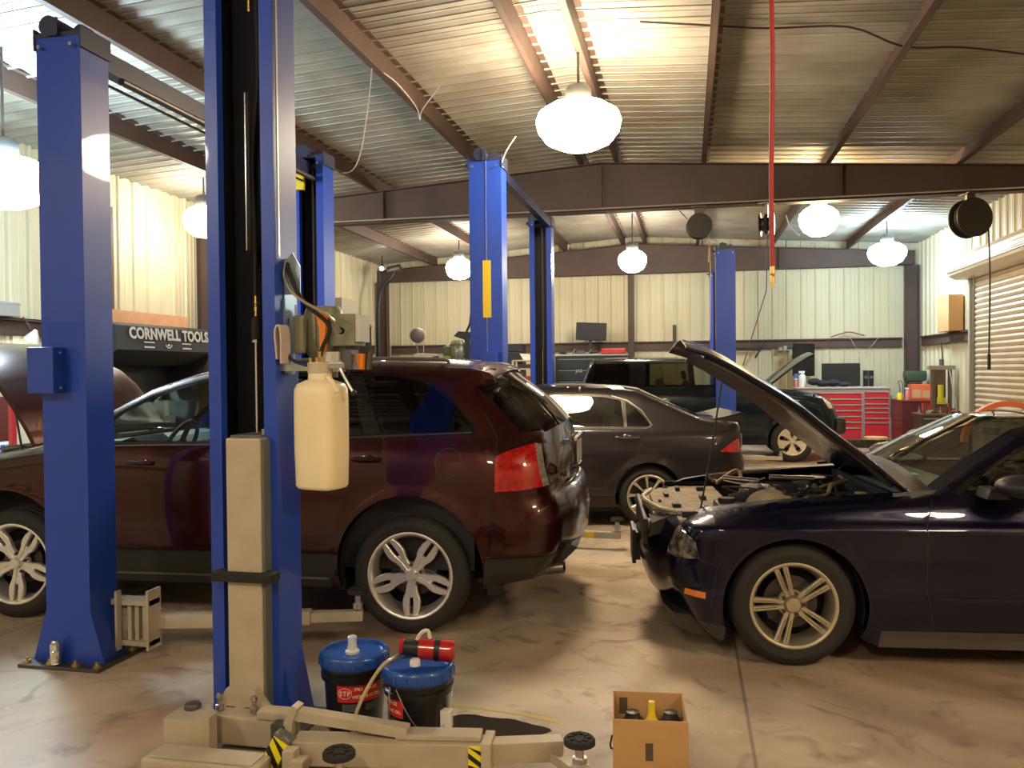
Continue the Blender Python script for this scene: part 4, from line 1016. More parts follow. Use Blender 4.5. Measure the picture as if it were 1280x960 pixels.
    mb = MB(); mb.box(-2.1,-1.05,-.78,.78,.55,.6); mb.box(-1.9,.1,-.55,.55,1.68,1.69); mb.build('cargo_floor_and_headliner', CABD, root)
    # door mirror (mostly hidden by the post) and its black sail
    y = cb.hw(.75, 1.2)
    for sd in (1,-1):
        mb = MB(); mb.ball((.83, sd*1.03, 1.235), .07, .115, .085, n=16); mb.box(.78,.86,sd*(y-.02),sd*1.0,1.17,1.205) if sd > 0 else mb.box(.78,.86,-1.0,-(y-.02),1.17,1.205); mb.build('door_mirror', P, root)
    # engine bay
    ENG = mat('engine_dark', (.035,.033,.03), .6, .3, noise=(25,(.16,.13,.1),.8))
    mb = MB(); mb.box(1.2,2.02,-.78,.78,.55,.58); mb.box(1.13,1.16,-.82,.82,.5,1.14); mb.box(1.2,2.0,.72,.76,.55,1.06); mb.box(1.2,2.0,-.76,-.72,.55,1.06); mb.build('engine_bay', INNERBLK, root)
    mb = MB(); mb.box(1.35,1.8,-.35,.35,.7,1.04,bev=.04)
    for k in range(6): mb.cyl((1.4+.07*k,-.3,1.06),(1.4+.07*k,.3,1.06),.022,n=8)
    mb.box(1.3,1.6,.42,.68,.8,1.1,bev=.03); mb.cyl((1.75,.5,.8),(1.75,.5,1.12),.06); mb.build('engine', ENG, root)
    mb = MB(); mb.tube(bez([(1.3,.6,1.1),(1.5,.5,1.16),(1.7,.62,1.14),(1.85,.4,1.1)],20),.018,8); mb.tube(bez([(1.25,.3,1.12),(1.45,.7,1.13),(1.9,.65,1.08)],20),.012,8); mb.tube(bez([(1.35,.5,1.13),(1.6,.68,1.17),(1.8,.68,1.1)],16),.008,6); mb.build('engine_hoses', mat('hose_mixed', (.2,.18,.15), .5), root)
    for sd in (1,-1):
        mb = MB(); mb.box(1.95,2.17,sd*.5,sd*.78,.80,.97,bev=.03) if sd>0 else mb.box(1.95,2.17,-.78,-.5,.80,.97,bev=.03); mb.build('headlight', CLEARLENS, root)
    # raised bonnet
    prof = [(1.30,1.20),(1.36,1.31),(1.46,1.46),(1.58,1.61),(1.72,1.73),(1.90,1.815),(2.10,1.87),(2.26,1.88)]
    vs = []; fs = []; n = 12; k = len(prof)
    for lay in (0, 1):
        for i, (x, z) in enumerate(prof):
            a = prof[max(i-1,0)]; b = prof[min(i+1,k-1)]; dx, dz = b[0]-a[0], b[1]-a[1]; L = math.hypot(dx,dz); nx, nz = -dz/L, dx/L
            hwid = .80-.10*(i/(k-1))**2
            for j in range(n+1):
                t = -1+2*j/n; c = .06*(1-abs(t)**2)-(.03 if lay else 0)-(.02*abs(t)**6)
                vs.append((x+nx*c, hwid*t, z+nz*c))
    N1 = k*(n+1)
    for lay in (0,1):
        for i in range(k-1):
            for j in range(n):
                q = lay*N1+i*(n+1)+j; fs.append((q,q+1,q+n+2,q+n+1) if lay==0 else (q,q+n+1,q+n+2,q+1))
    ring = [i*(n+1) for i in range(k)]+[(k-1)*(n+1)+j for j in range(1,n+1)]+[i*(n+1)+n for i in range(k-2,-1,-1)]+[j for j in range(n-1,0,-1)]
    for a, b in zip(ring, ring[1:]+ring[:1]): fs.append((a,b,b+N1,a+N1))
    mb = MB(); mb.add(vs, fs, True); bo = mb.build('bonnet', P, root, sharp=40)
    mb = MB(); mb.cyl((1.5,.68,1.0),(1.62,.66,1.60),.008,n=6); mb.build('bonnet_strut', BLACK, root)
    return root
maroon_suv()
# ------------------------------------------------------------------ dark blue coupe, bonnet up
def slab(prof, hw, n=12, crown=.05, th=.03, narrow=.1, flange=.0, bulge=None):
    """curved panel: prof = (x, z) along the length, crowned across"""
    vs = []; fs = []; k = len(prof)
    for lay in (0, 1):
        for i, (x, z) in enumerate(prof):
            a = prof[max(i-1,0)]; b = prof[min(i+1,k-1)]; dx, dz = b[0]-a[0], b[1]-a[1]; L = math.hypot(dx,dz); nx, nz = -dz/L, dx/L
            w_ = hw-narrow*(i/(k-1))**2
            for j in range(n+1):
                t = -1+2*j/n; c = crown*(1-abs(t)**2)-(th if lay else 0)-(flange*abs(t)**10)
                if bulge and abs(t) < .45: c += bulge*(1-(abs(t)/.45)**2)*min(1, 3*i/k)
                vs.append((x+nx*c, w_*t, z+nz*c))
    N1 = k*(n+1)
    for lay in (0,1):
        for i in range(k-1):
            for j in range(n):
                q = lay*N1+i*(n+1)+j; fs.append((q,q+1,q+n+2,q+n+1) if lay==0 else (q,q+n+1,q+n+2,q+1))
    ring = [i*(n+1) for i in range(k)]+[(k-1)*(n+1)+j for j in range(1,n+1)]+[i*(n+1)+n for i in range(k-2,-1,-1)]+[j for j in range(n-1,0,-1)]
    for a, b in zip(ring, ring[1:]+ring[:1]): fs.append((a,b,b+N1,a+N1))
    return MB().add(vs, fs, True)
def blue_coupe():
    root = empty('car', (1.83, 5.84, 0), math.radians(186), 'dark navy blue coupe with its bonnet propped up, on the right', 'car')
    P = paint('navy_paint', (.0016,.0016,.005), (.004,.004,.024), .33, .5)
    AR, AF, RA, z0 = (-1.36,.36), (1.36,.335), .395, .17
    o = [(-1.75,.22,.05,.03,.05,'bot'), (-2.15,.30,.3,.15,.08,'rear'), (-2.28,.5,.4,.2,.10,'rear'), (-2.30,.75,.4,.2,.10,'rear'), (-2.33,.93,.3,.16,.08,'rear'), (-2.30,.975,.12,.08,.05,'deck'),
         (-1.9,.99,.12,.08,.03,'deck'), (-1.65,1.01,.12,.08,.04,'glass'), (-1.0,1.27,.10,.08,.05,'roof'), (-.6,1.345,.10,.08,.045,'roof'), (-.2,1.34,.10,.08,.045,'wind'),
         (.03,1.275,.08,.05,.10,'wind'), (.30,1.115,.07,.04,.13,'wind'), (.56,.955,.06,.03,.14,'cowl'), (.70,.935,.05,.03,.06,'bay'), (1.06,.922,.08,.06,.02,'bay'), (1.41,.898,.10,.08,.02,'bay'), (1.60,.875,.12,.10,.02,'bay'),
         (1.80,.845,.15,.14,.02,'bay'), (1.93,.80,.22,.18,.02,'brow'), (1.99,.74,.28,.22,.12,'front'), (2.03,.64,.32,.25,.14,'front'), (2.05,.55,.34,.26,.15,'front'), (2.04,.45,.34,.26,.13,'front'), (2.0,.36,.30,.25,.14,'front'), (1.93,.26,.25,.2,.12,'front'), (1.84,.17,.1,.08,.08,'bot')]
    arF = arch_pts(*AF, RA, z0); arR = arch_pts(*AR, RA, z0)
    o += [(1.76,.125,0,0,0,'arch')]
    o += [(p[0], p[1], 0, 0, 0, 'arch') for p in arF]
    o += [(.90,.115,0,0,0,'bot'), (-.95,.115,0,0,0,'bot')]+[(p[0], p[1], 0, 0, 0, 'arch') for p in arR[:-1]]
    W = [(.11,.86),(.2,.885),(.215,.90),(.32,.915),(.405,.93),(.43,.922),(.60,.925),(.72,.935),(.775,.94),(.82,.905),(.90,.865),(.945,.82),(1.05,.74),(1.2,.66),(1.36,.58)]
    win = [(.40,.985),(.30,1.05),(.10,1.165),(-.10,1.245),(-.35,1.29),(-.62,1.285),(-.80,1.20),(-.86,.985)]
    qw = [(-.93,1.0),(-.90,1.18),(-1.0,1.19),(-1.25,1.08),(-1.35,1.0)]
    surround = [(.50,.965),(.30,1.085),(.08,1.20),(-.12,1.28),(-.35,1.315),(-.68,1.31),(-1.0,1.215),(-1.4,1.0),(-1.38,.965)]
    lamp = [(2.10,.79),(1.965,.765),(1.90,.70),(1.875,.60),(2.0,.59),(2.12,.60)]
    door = [(.62,.215),(.66,.45),(.66,.80),(.60,.94),(.30,1.10),(.0,1.26),(-.4,1.32),(-.88,1.2),(-.92,.9),(-.9,.5),(-.85,.215)]
    sill = [(.90,.10),(.895,.22),(-.95,.22),(-.95,.10)]
    lip = [(2.2,.24),(1.74,.225),(1.74,.10),(2.2,.10)]
    cb = CarBody(root, o, [(AR[0],AR[1],RA),(AF[0],AF[1],RA)], W, 1)
    cb.make([('win',win),('qw',qw),('sur',surround),('lamp',lamp),('sill',sill),('lip',lip),('door',door)], .045)
    SP = {'rear':[(0,1,'body')],'deck':[(0,1,'body')],'roof':[(0,1,'body')],'front':[(0,1,'body')],'glass':[(0,.84,'rglass'),(.84,1,'body')],'wind':[(0,.88,'wglass'),(.88,1,'body')],'cowl':[(0,1,'cowl')],'bay':[(.84,1,'body')],'brow':[(.7,1,'body')],'bot':[(0,1,'floor')]}
    mb = cb.flank(['body']); b2 = cb.shell(SP, 'body'); mb.add(b2.v, b2.f, True); analytic(merge(mb.build('body', P, root)), cb)
    WG = glass('green_windshield', (.72,.84,.70), 1.25); SG = glass('side_glass_dark', (.25,.27,.24))
    cb.shell(SP, 'rglass', off=-.004).build('rear_window', SG, root)
    cb.shell(SP, 'wglass', off=-.004).build('windshield', WG, root)
    cb.shell(SP, 'cowl').build('cowl_panel', BLACK, root); cb.shell(SP, 'floor').build('underside', INNERBLK, root)
    for sd in (1, -1):
        d = analytic(merge(cb.flank(['door'], (sd,)).build('door', P, root)), cb); cb.flank(['win'], (sd,), -.008).build('door_window', SG, d)
        cb.flank(['qw'], (sd,), -.008).build('quarter_window', SG, root)
        cb.flank(['sur'], (sd,), -.002).build('window_surround', GLOSSBLK, root)
        cb.flank(['lamp'], (sd,), .004).build('headlight', mat('smoky_lamp', (.06,.055,.045), .08, .5, 1.0, noise=(25,(.45,.36,.25),.9)), root)
        cb.flank(['sill'], (sd,), .004).build('rocker_panel', mat('dusty_sill', (.085,.075,.06), .6), root)
        cb.flank(['lip'], (sd,), .003).build('chin_spoiler', mat('dusty_black', (.05,.045,.038), .6), root)
        x, z = .32, 1.03
        mb = MB(); 
        vs = []; 
        mb.ball((.20, sd*1.02, 1.035), .15, .12, .062, n=24); m_ = mb.build('door_mirror', BLACK, root)
        mb = MB(); mb.prism([(.36,.955),(.24,.955),(.28,1.01),(.34,1.01)], sd*.80, sd*.95, 'y'); mb.build('mirror_stalk', BLACK, m_)
        mk = cb.ribbon([(1.955,.402),(1.845,.395)], .036, .006, sd); mk.build('side_marker', AMBER, root)
        cb.ribbon([(.66,.775),(-.9,.785)], .006, .002, sd).build('shoulder_crease', P, root)
        cb.ribbon([(.64,.408),(-.85,.402)], .012, .006, sd).build('lower_crease', P, root)
        cb.ribbon([(.62,.22),(.66,.45),(.66,.80),(.60,.93)], .006, .001, sd).build('panel_gap', BLACK, root)
        cb.ribbon([(1.84,.17),(1.80,.44),(1.78,.56),(1.87,.60)], .006, .001, sd).build('bumper_gap', BLACK, root)
        cb.ribbon([(.80,.955),(.55,.972)], .02, .004, sd).build('cowl_edge', BLACK, root)
    mb = MB(); mb.prism([(1.73,.11),(1.76,.22),(2.0,.24),(2.07,.30),(2.0,.17),(1.9,.12)], -.72, .72, 'y'); mb.build('front_air_dam', MATS['dusty_black'], root)
    mb = MB(); mb.box(2.14,2.17,-.52,.52,.60,.76,bev=.01); mb.build('grille', BLACK, root)
    mb = MB(); mb.box(2.20,2.225,-.17,.17,.40,.62,bev=.004); mb.box(2.17,2.2,-.15,.15,.42,.6); pb = mb.build('plate_bracket', BLACK, root)
    for s_ in (1,-1):
        mb = MB(); mb.lathe([(.001,.03),(.06,.02),(.065,0),(.06,-.03)], (2.14,s_*.40,.68), 18, axis='x'); mb.build('fog_lamp', CLEARLENS, root)
    for x, sd in ((1.36,1),(-1.36,1),(1.36,-1),(-1.36,-1)):
        wheel(root, x, sd*.905, sd, .345, .225, .236, 'double5', mat('tan_silver_rim', (.62,.56,.43), .32, .85))
    wheel_house(root, AR[0], AR[1], RA-.005, .88); wheel_house(root, AF[0], AF[1], RA-.005, .88)
    mb = MB(); mb.box(-1.9,-.98,-.5,.5,.14,.5); mb.box(-.96,.96,-.84,.84,.13,.2); mb.box(.96,1.9,-.5,.5,.14,.45); mb.build('floor_pan', INNERBLK, root)
    # cabin
    CAB = MATS['cabin_dark']; ST = mat('leather_grey', (.20,.18,.14), .55)
    mb = MB(); mb.prism([(.20,.82),(.17,.93),(.24,.965),(.45,.955),(.60,.91),(.60,.5),(.4,.4)], -.72, .72, 'y'); mb.build('dashboard', mat('dash_grey_green', (.10,.11,.09), .6), root)
    mb = MB(); mb.box(.35,.43,-.12,-.03,.966,.969); mb.build('paper_slip', WHITE, root)
    mb = MB(); torus(mb, .18, .016, Matrix.Translation((.02,.36,.90)) @ Matrix.Rotation(math.radians(65), 4, 'Y')); mb.cyl((.03,.36,.9),(.25,.36,.82),.03); mb.ball((.02,.36,.9),.06,.06,.05); mb.build('steering_wheel', CAB, root)
    for y in (.36,-.36): seat(root, -.42, y, .36, ST, .5, .6, .35)
    mb = MB(); mb.box(-1.3,-.95,-.6,.6,.4,.55,bev=.04); mb.box(-1.42,-1.3,-.6,.6,.5,.95,bev=.04); mb.build('rear_bench', ST, root)
    mb = MB(); mb.box(-.10,-.07,-.1,.1,1.23,1.285,bev=.01); mb.build('inside_mirror', CAB, root)
    for sd in (1,-1):
        mb = MB(); mb.box(-.9,.55,sd*.76,sd*.79,.3,.93); mb.build('inner_door_trim', CAB, root)
    mb = MB(); mb.tube([(.60,.60,.955),(.52,.25,.985),(.50,.05,.985)],.008,6); mb.tube([(.60,-.1,.965),(.53,-.4,.98),(.52,-.55,.975)],.008,6); mb.build('wiper', BLACK, root)
    # ---- engine bay
    mb = MB(); mb.box(.72,2.0,-.66,.66,.40,.43); mb.box(.70,.73,-.68,.68,.4,.93); mb.box(.74,1.95,.66,.69,.4,.83); mb.box(.74,1.95,-.69,-.66,.4,.83); mb.build('engine_bay', INNERBLK, root)
    for sd in (1,-1):
        mb = MB(); mb.prism([(.74,.80),(1.5,.80),(1.95,.74),(1.95,.70),(.74,.72)], sd*.62, sd*.70, 'y'); mb.build('fender_apron', BLACK, root)
    DUST = mat('dusty_tan_plastic', (.34,.27,.18), .8, noise=(14,(.18,.14,.10),.8))
    # radiator cover: wide plate following the nose
    mb = MB(); pts = [(1.60,-.62),(1.60,.62),(1.84,.64),(2.0,.55),(2.10,.35),(2.15,.0),(2.10,-.35),(2.0,-.55),(1.84,-.64)]
    def zz(x): return .815-.00*(x-1.6)
    n = len(pts); vs = [(x, y, .80+.02*(1-(y/.64)**2)-.09*max(0,x-1.9)) for x, y in pts]+[(x, y, .775) for x, y in pts]
    mb.add(vs, [tuple(range(n)), tuple(range(2*n-1,n-1,-1))]+[(i,(i+1)%n,(i+1)%n+n,i+n) for i in range(n)]); rc = mb.build('radiator_cover', DUST, root)
    for k, (x, y, a, b) in enumerate([(1.95,.3,.05,.10),(1.98,-.15,.03,.12),(1.78,.45,.05,.08),(1.75,0,.04,.1),(2.04,.1,.02,.06),(1.72,-.4,.05,.07),(1.88,-.4,.03,.09)]):
        mb = MB(); mb.box(x-a/2,x+a/2,y-b/2,y+b/2,.80,.824-.09*max(0,x-1.9)+.004,bev=.004); mb.build('cover_clip', BLACK, rc)
    mb = MB(); mb.prism([(1.93,.70),(1.90,.80),(2.0,.79),(2.12,.74),(2.14,.66)], -.56, .56, 'y'); mb.build('nose_support', BLACK, root)
    mb = MB(); mb.tube([(1.96,.60,.815),(2.06,.44,.808),(2.13,.1,.806),(2.14,-.1,.806),(2.06,-.44,.805)], .012, 6); mb.build('nose_edge_strip', mat('dusty_alloy', (.45,.38,.28), .5, .4), root)
    mb = MB(); mb.prism([(1.965,.775),(1.93,.79),(1.93,.80),(1.975,.79)], .52, .74, 'y'); mb.build('lamp_bracket', DUST, root)
    # corrugated intake hose
    mb = MB(); path = bez([(1.62,.35,.83),(1.50,.33,.86),(1.35,.28,.87),(1.22,.20,.86)], 30); mb.tube(path, [.05+.008*(i%2) for i in range(len(path))], 14); mb.build('intake_hose', RUBBER, root)
    mb = MB(); mb.box(1.50,1.72,.28,.60,.68,.85,bev=.02); mb.cyl((1.66,.45,.85),(1.66,.45,.88),.05); mb.build('air_filter_box', BLACK, root)
    mb = MB(); mb.ball((1.40,.46,.83),.15,.12,.105,n=20); mb.cyl((1.40,.46,.91),(1.40,.46,.945),.03); mb.build('strut_tower', DUST, root)
    mb = MB(); mb.box(1.0,1.48,-.25,.22,.6,.88,bev=.05); [mb.tube([(1.02+.07*k,.0,.89),(1.02+.07*k,.22,.86),(1.02+.07*k,.30,.78)], .022, 8) for k in range(6)]; mb.build('engine', mat('engine_block', (.07,.065,.055), .5, .5, noise=(20,(.25,.2,.14),.8)), root)
    mb = MB(); mb.box(.82,1.05,-.55,-.35,.66,.88,bev=.01); mb.box(.83,1.04,-.54,-.36,.88,.895); mb.build('battery', BLACK, root)
    mb = MB(); mb.cyl((.88,.5,.80),(.88,.5,.90),.055,n=14); mb.cyl((.88,.5,.9),(.88,.5,.925),.035,n=12); mb.build('fluid_reservoir', DUST, root)
    mb = MB(); mb.cyl((1.30,-.45,.86),(1.55,-.48,.88),.022,n=10); mb.cyl((.95,-.3,.90),(1.25,-.32,.91),.018,n=10); mb.build('bright_pipe', STEEL, root)
    mb = MB(); mb.box(1.05,1.22,.40,.52,.80,.865,bev=.01); mb.box(.80,.95,.30,.36,.885,.90); mb.build('fuse_box', BLACK, root)
    mb = MB(); mb.box(.93,1.08,.42,.5,.868,.876); mb.build('sticker_plate', mat('label_tan', (.55,.45,.3), .6), root)
    hm = mat('engine_hose', (.03,.028,.025), .5)
    rnd = random.Random(3)
    for k in range(16):
        x, y = rnd.uniform(.85,1.7), rnd.uniform(-.55,.5); pts = [(x,y,.85)]
        for q in range(3): x += rnd.uniform(-.22,.22); y += rnd.uniform(-.2,.2); pts.append((max(.8,min(1.8,x)), max(-.58,min(.56,y)), rnd.uniform(.84,.93)))
        mb = MB(); mb.tube(bez(pts, 18), rnd.choice((.006,.009,.014)), 6); mb.build('engine_hose', hm if k % 3 else mat('wire_tan', (.3,.22,.12), .6), root)
    # ---- raised bonnet with prop rod
    prof = [(.60,.885),(.73,1.01),(.84,1.11),(.97,1.215),(1.11,1.325),(1.25,1.445),(1.38,1.535),(1.50,1.61),(1.64,1.70),(1.78,1.775),(1.91,1.815)]
    bo = slab(prof, .74, 14, .045, .012, .14, .008, .02).build('bonnet', P, root, sharp=40)
    pr2 = [(x+.015, z-.03) for x, z in prof[0:]]
    st = slab([(x+.012, z-.018) for x, z in prof[1:-1]], .66, 12, .045, .028, .14, 0).build('bonnet_inner_panel', mat('bonnet_inner', (.018,.014,.013), .35, .3, .4), bo)
    mb = MB(); e = [Vector((x, .70-.13*(i/10)**2, z-.02)) for i, (x, z) in enumerate(prof)]; mb.tube(e, .014, 6); mb.build('bonnet_edge', P, bo)
    mb = MB(); mb.tube(bez([(1.83,.56,.82),(1.76,.55,1.2),(1.69,.53,1.62)], 10), .006, 6); mb.build('prop_rod', BLACK, root)
    for sd in (1,-1):
        mb = MB(); mb.tube([(.72,sd*.62,.90),(.66,sd*.63,.96),(.80,sd*.62,1.05)], .014, 6); mb.build('bonnet_hinge', DKSTEEL, root)
    return root
blue_coupe()
# ------------------------------------------------------------------ grey sedan
def grey_sedan():
    root = empty('car', (-1.88, 9.455, 0), math.radians(190), 'charcoal grey sedan with a small boot spoiler between the middle blue posts', 'car')
    P = paint('charcoal_paint', (.009,.008,.009), (.032,.028,.031), .35, .5)
    AR, AF, RA, z0 = (-1.34,.33), (1.33,.33), .36, .20
    o = [(-1.70,.24,.05,.03,.05,'bot'), (-2.2,.27,.25,.12,.07,'rear'), (-2.37,.45,.35,.2,.10,'rear'), (-2.385,.62,.35,.2,.10,'rear'), (-2.36,.72,.3,.18,.09,'rear'), (-2.33,.90,.3,.18,.09,'rear'), (-2.34,1.06,.2,.14,.07,'rear'), (-2.30,1.105,.10,.08,.03,'deck'),
         (-2.05,1.12,.10,.08,.03,'deck'), (-1.92,1.14,.08,.06,.04,'glass'), (-1.30,1.415,.09,.06,.05,'glass'), (-1.12,1.455,.10,.08,.04,'roof'), (-.7,1.487,.10,.08,.035,'roof'), (-.3,1.49,.10,.08,.035,'roof'), (.05,1.47,.10,.08,.035,'wind'), (.4,1.37,.09,.06,.06,'wind'), (.98,1.08,.08,.05,.08,'hood'),
         (1.5,.99,.14,.10,.05,'hood'), (2.0,.86,.22,.16,.06,'front'), (2.15,.72,.35,.22,.1,'front'), (2.2,.5,.35,.22,.12,'front'), (2.12,.28,.2,.12,.1,'bot')]
    arF = arch_pts(*AF, RA, z0); arR = arch_pts(*AR, RA, z0+.01)
    o += [(p[0], p[1], 0, 0, 0, 'arch') for p in arF]+[(.9,.20,0,0,0,'bot'),(-.9,.20,0,0,0,'bot')]+[(p[0], p[1], 0, 0, 0, 'arch') for p in arR[:-1]]
    W = [(.2,.80),(.3,.845),(.33,.86),(.55,.875),(.75,.88),(.93,.865),(1.02,.835),(1.06,.79),(1.2,.71),(1.35,.62),(1.49,.53)]
    rw = [(-.40,1.385),(-.62,1.395),(-.90,1.375),(-1.07,1.34),(-1.09,1.065),(-.46,1.07)]
    qw = [(-1.12,1.325),(-1.22,1.26),(-1.32,1.15),(-1.365,1.085),(-1.35,1.065),(-1.12,1.065)]
    fw = [(-.34,1.385),(.10,1.33),(.45,1.2),(.68,1.07),(-.40,1.07)]
    sur = [(-.40,1.41),(-.75,1.415),(-.95,1.395),(-1.13,1.345),(-1.27,1.25),(-1.39,1.09),(-1.375,1.04),(-.4,1.045),(.74,1.05),(.5,1.21),(.12,1.355)]
    tail = [(-2.084,.80),(-2.18,.87),(-2.27,.925),(-2.42,.93),(-2.43,.78)]
    rd = [(-.36,.31),(-.38,1.43),(-1.0,1.42),(-1.28,1.26),(-1.40,1.05),(-1.38,1.0),(-1.20,.80),(-1.06,.60),(-.98,.40),(-.97,.31)]
    fd = [(-.355,.31),(-.37,1.43),(.1,1.40),(.6,1.2),(.85,1.0),(.88,.6),(.9,.31)]
    cb = CarBody(root, o, [(AR[0],AR[1],RA),(AF[0],AF[1],RA)], W, 1, step=.07)
    cb.make([('rw',rw),('qw',qw),('fw',fw),('sur',sur),('tail',tail),('rd',rd),('fd',fd)], .075)
    SP = {'rear':[(0,1,'body')],'deck':[(0,1,'body')],'roof':[(0,1,'body')],'front':[(0,1,'body')],'hood':[(0,1,'body')],'glass':[(0,.82,'rglass'),(.82,1,'body')],'wind':[(0,.86,'wglass'),(.86,1,'body')],'bot':[(0,1,'floor')]}
    mb = cb.flank(['body']); b2 = cb.shell(SP, 'body'); mb.add(b2.v, b2.f, True); analytic(merge(mb.build('body', P, root)), cb)
    G = glass('sedan_glass', (.30,.31,.28))
    cb.shell(SP, 'rglass', off=.006).build('rear_window', glass('sedan_rear_glass', (.5,.52,.45), 1.2), root); cb.shell(SP, 'wglass', off=-.004).build('windshield', G, root); cb.shell(SP, 'floor').build('underside', INNERBLK, root)
    for sd in (1,-1):
        d = analytic(merge(cb.flank(['rd'], (sd,)).build('rear_door', P, root)), cb); cb.flank(['rw'], (sd,), -.006).build('door_window', G, d)
        d2 = analytic(merge(cb.flank(['fd'], (sd,)).build('front_door', P, root)), cb); cb.flank(['fw'], (sd,), -.006).build('door_window', G, d2)
        cb.flank(['qw'], (sd,), -.006).build('quarter_window', GLOSSBLK, d)
        cb.flank(['sur'], (sd,), -.001).build('window_surround', mat('window_frame_grey', (.08,.075,.07), .25, .5, .6), root)
        cb.flank(['tail'], (sd,), .006).build('tail_light', REDLENS, root)
        y = sd*cb.hw(-1.12,.955); h = MB(); h.tube(bez([(-.99,y-sd*.005,.955),(-1.05,y+sd*.028,.957),(-1.16,y+sd*.03,.957),(-1.24,y-sd*.005,.955)],12),[.009]+[.014]*12+[.009],8); h.ball((-1.11,y-sd*.004,.955),.06,.008,.035); h.build('door_handle', mat('handle_shiny', (.2,.19,.19), .15, .8, 1), d)
        cb.ribbon([(-.41,1.048),(-1.33,1.046),(-1.385,1.08),(-1.29,1.23),(-1.14,1.34),(-.97,1.395)], .012, .004, sd).build('window_chrome_line', mat('dull_chrome', (.4,.38,.34), .25, .9), root)
        cb.ribbon([(-1.09,1.36),(-1.095,1.06)], .018, .003, sd).build('window_divider', MATS['window_frame_grey'], d)
    cb.ribbon([(-1.39,1.04),(-1.37,.99),(-1.19,.79),(-1.05,.59),(-.98,.42)], .007, .0008).build('panel_gap', BLACK, root)
    cb.ribbon([(-.355,.31),(-.365,1.05)], .007, .0008).build('panel_gap', BLACK, root)
    cb.ribbon([(-.36,.315),(-.97,.315)], .006, .001).build('panel_gap', BLACK, root)
    cb.ribbon([(-1.63,.95),(-1.85,.95),(-1.86,.80)], .004, .0008).build('fuel_door_gap', BLACK, root)
    # boot lip spoiler
    mb = MB(); mb.prism([(-2.05,1.125),(-2.2,1.155),(-2.38,1.20),(-2.42,1.185),(-2.40,1.155),(-2.3,1.14)], -.60, .60, 'y')
    for sd in (1,-1): mb.add([(-2.05,sd*.60,1.10),(-2.40,sd*.60,1.16),(-2.41,sd*.60,1.19),(-2.05,sd*.60,1.13),(-2.10,sd*.69,1.09),(-2.36,sd*.69,1.10),(-2.37,sd*.68,1.12),(-2.10,sd*.68,1.10)], [(0,1,2,3),(4,7,6,5),(0,4,5,1),(1,5,6,2),(2,6,7,3),(3,7,4,0)])
    mb.build('boot_spoiler', P, root)
    mb = MB(); mb.box(-2.49,-2.475,-.16,.16,.78,.93); mb.build('licence_plate', MATS['plate_white'], root)
    for x, sd in ((1.33,1),(-1.34,1),(1.33,-1),(-1.34,-1)):
        wheel(root, x, sd*.865, sd, .322, .215, .228, 'nine', mat('cream_silver_rim', (.66,.62,.53), .35, .75))
    wheel_house(root, AR[0], AR[1], RA-.005, .84); wheel_house(root, AF[0], AF[1], RA-.005, .84)
    mb = MB(); mb.box(-2.0,-.98,-.5,.5,.18,.5); mb.box(-.96,.96,-.78,.78,.18,.26); mb.box(.96,1.9,-.5,.5,.18,.5); mb.build('floor_pan', INNERBLK, root)
    for y in (.36,-.36): seat(root, .0, y, .5, MATS['seat_cloth_grey'])
    mb = MB(); mb.box(-.95,-.5,-.6,.6,.5,.68,bev=.03); mb.box(-1.1,-.96,-.6,.6,.6,1.15,bev=.03); mb.build('rear_bench', MATS['seat_cloth_grey'], root)
    mb = MB(); mb.prism([(.65,.95),(.7,1.08),(.95,1.05),(.95,.6)], -.72, .72, 'y'); mb.build('dashboard', MATS['cabin_dark'], root)
    for sd in (1,-1):
        mb = MB(); mb.box(-1.3,.8,sd*.74,sd*.77,.35,1.0); mb.build('inner_door_trim', MATS['cabin_dark'], root)
        mb = MB(); mb.ball((.62,sd*.98,1.10),.06,.10,.07); mb.cyl((.62,sd*.80,1.07),(.62,sd*.93,1.08),.02); mb.build('door_mirror', P, root)
grey_sedan()

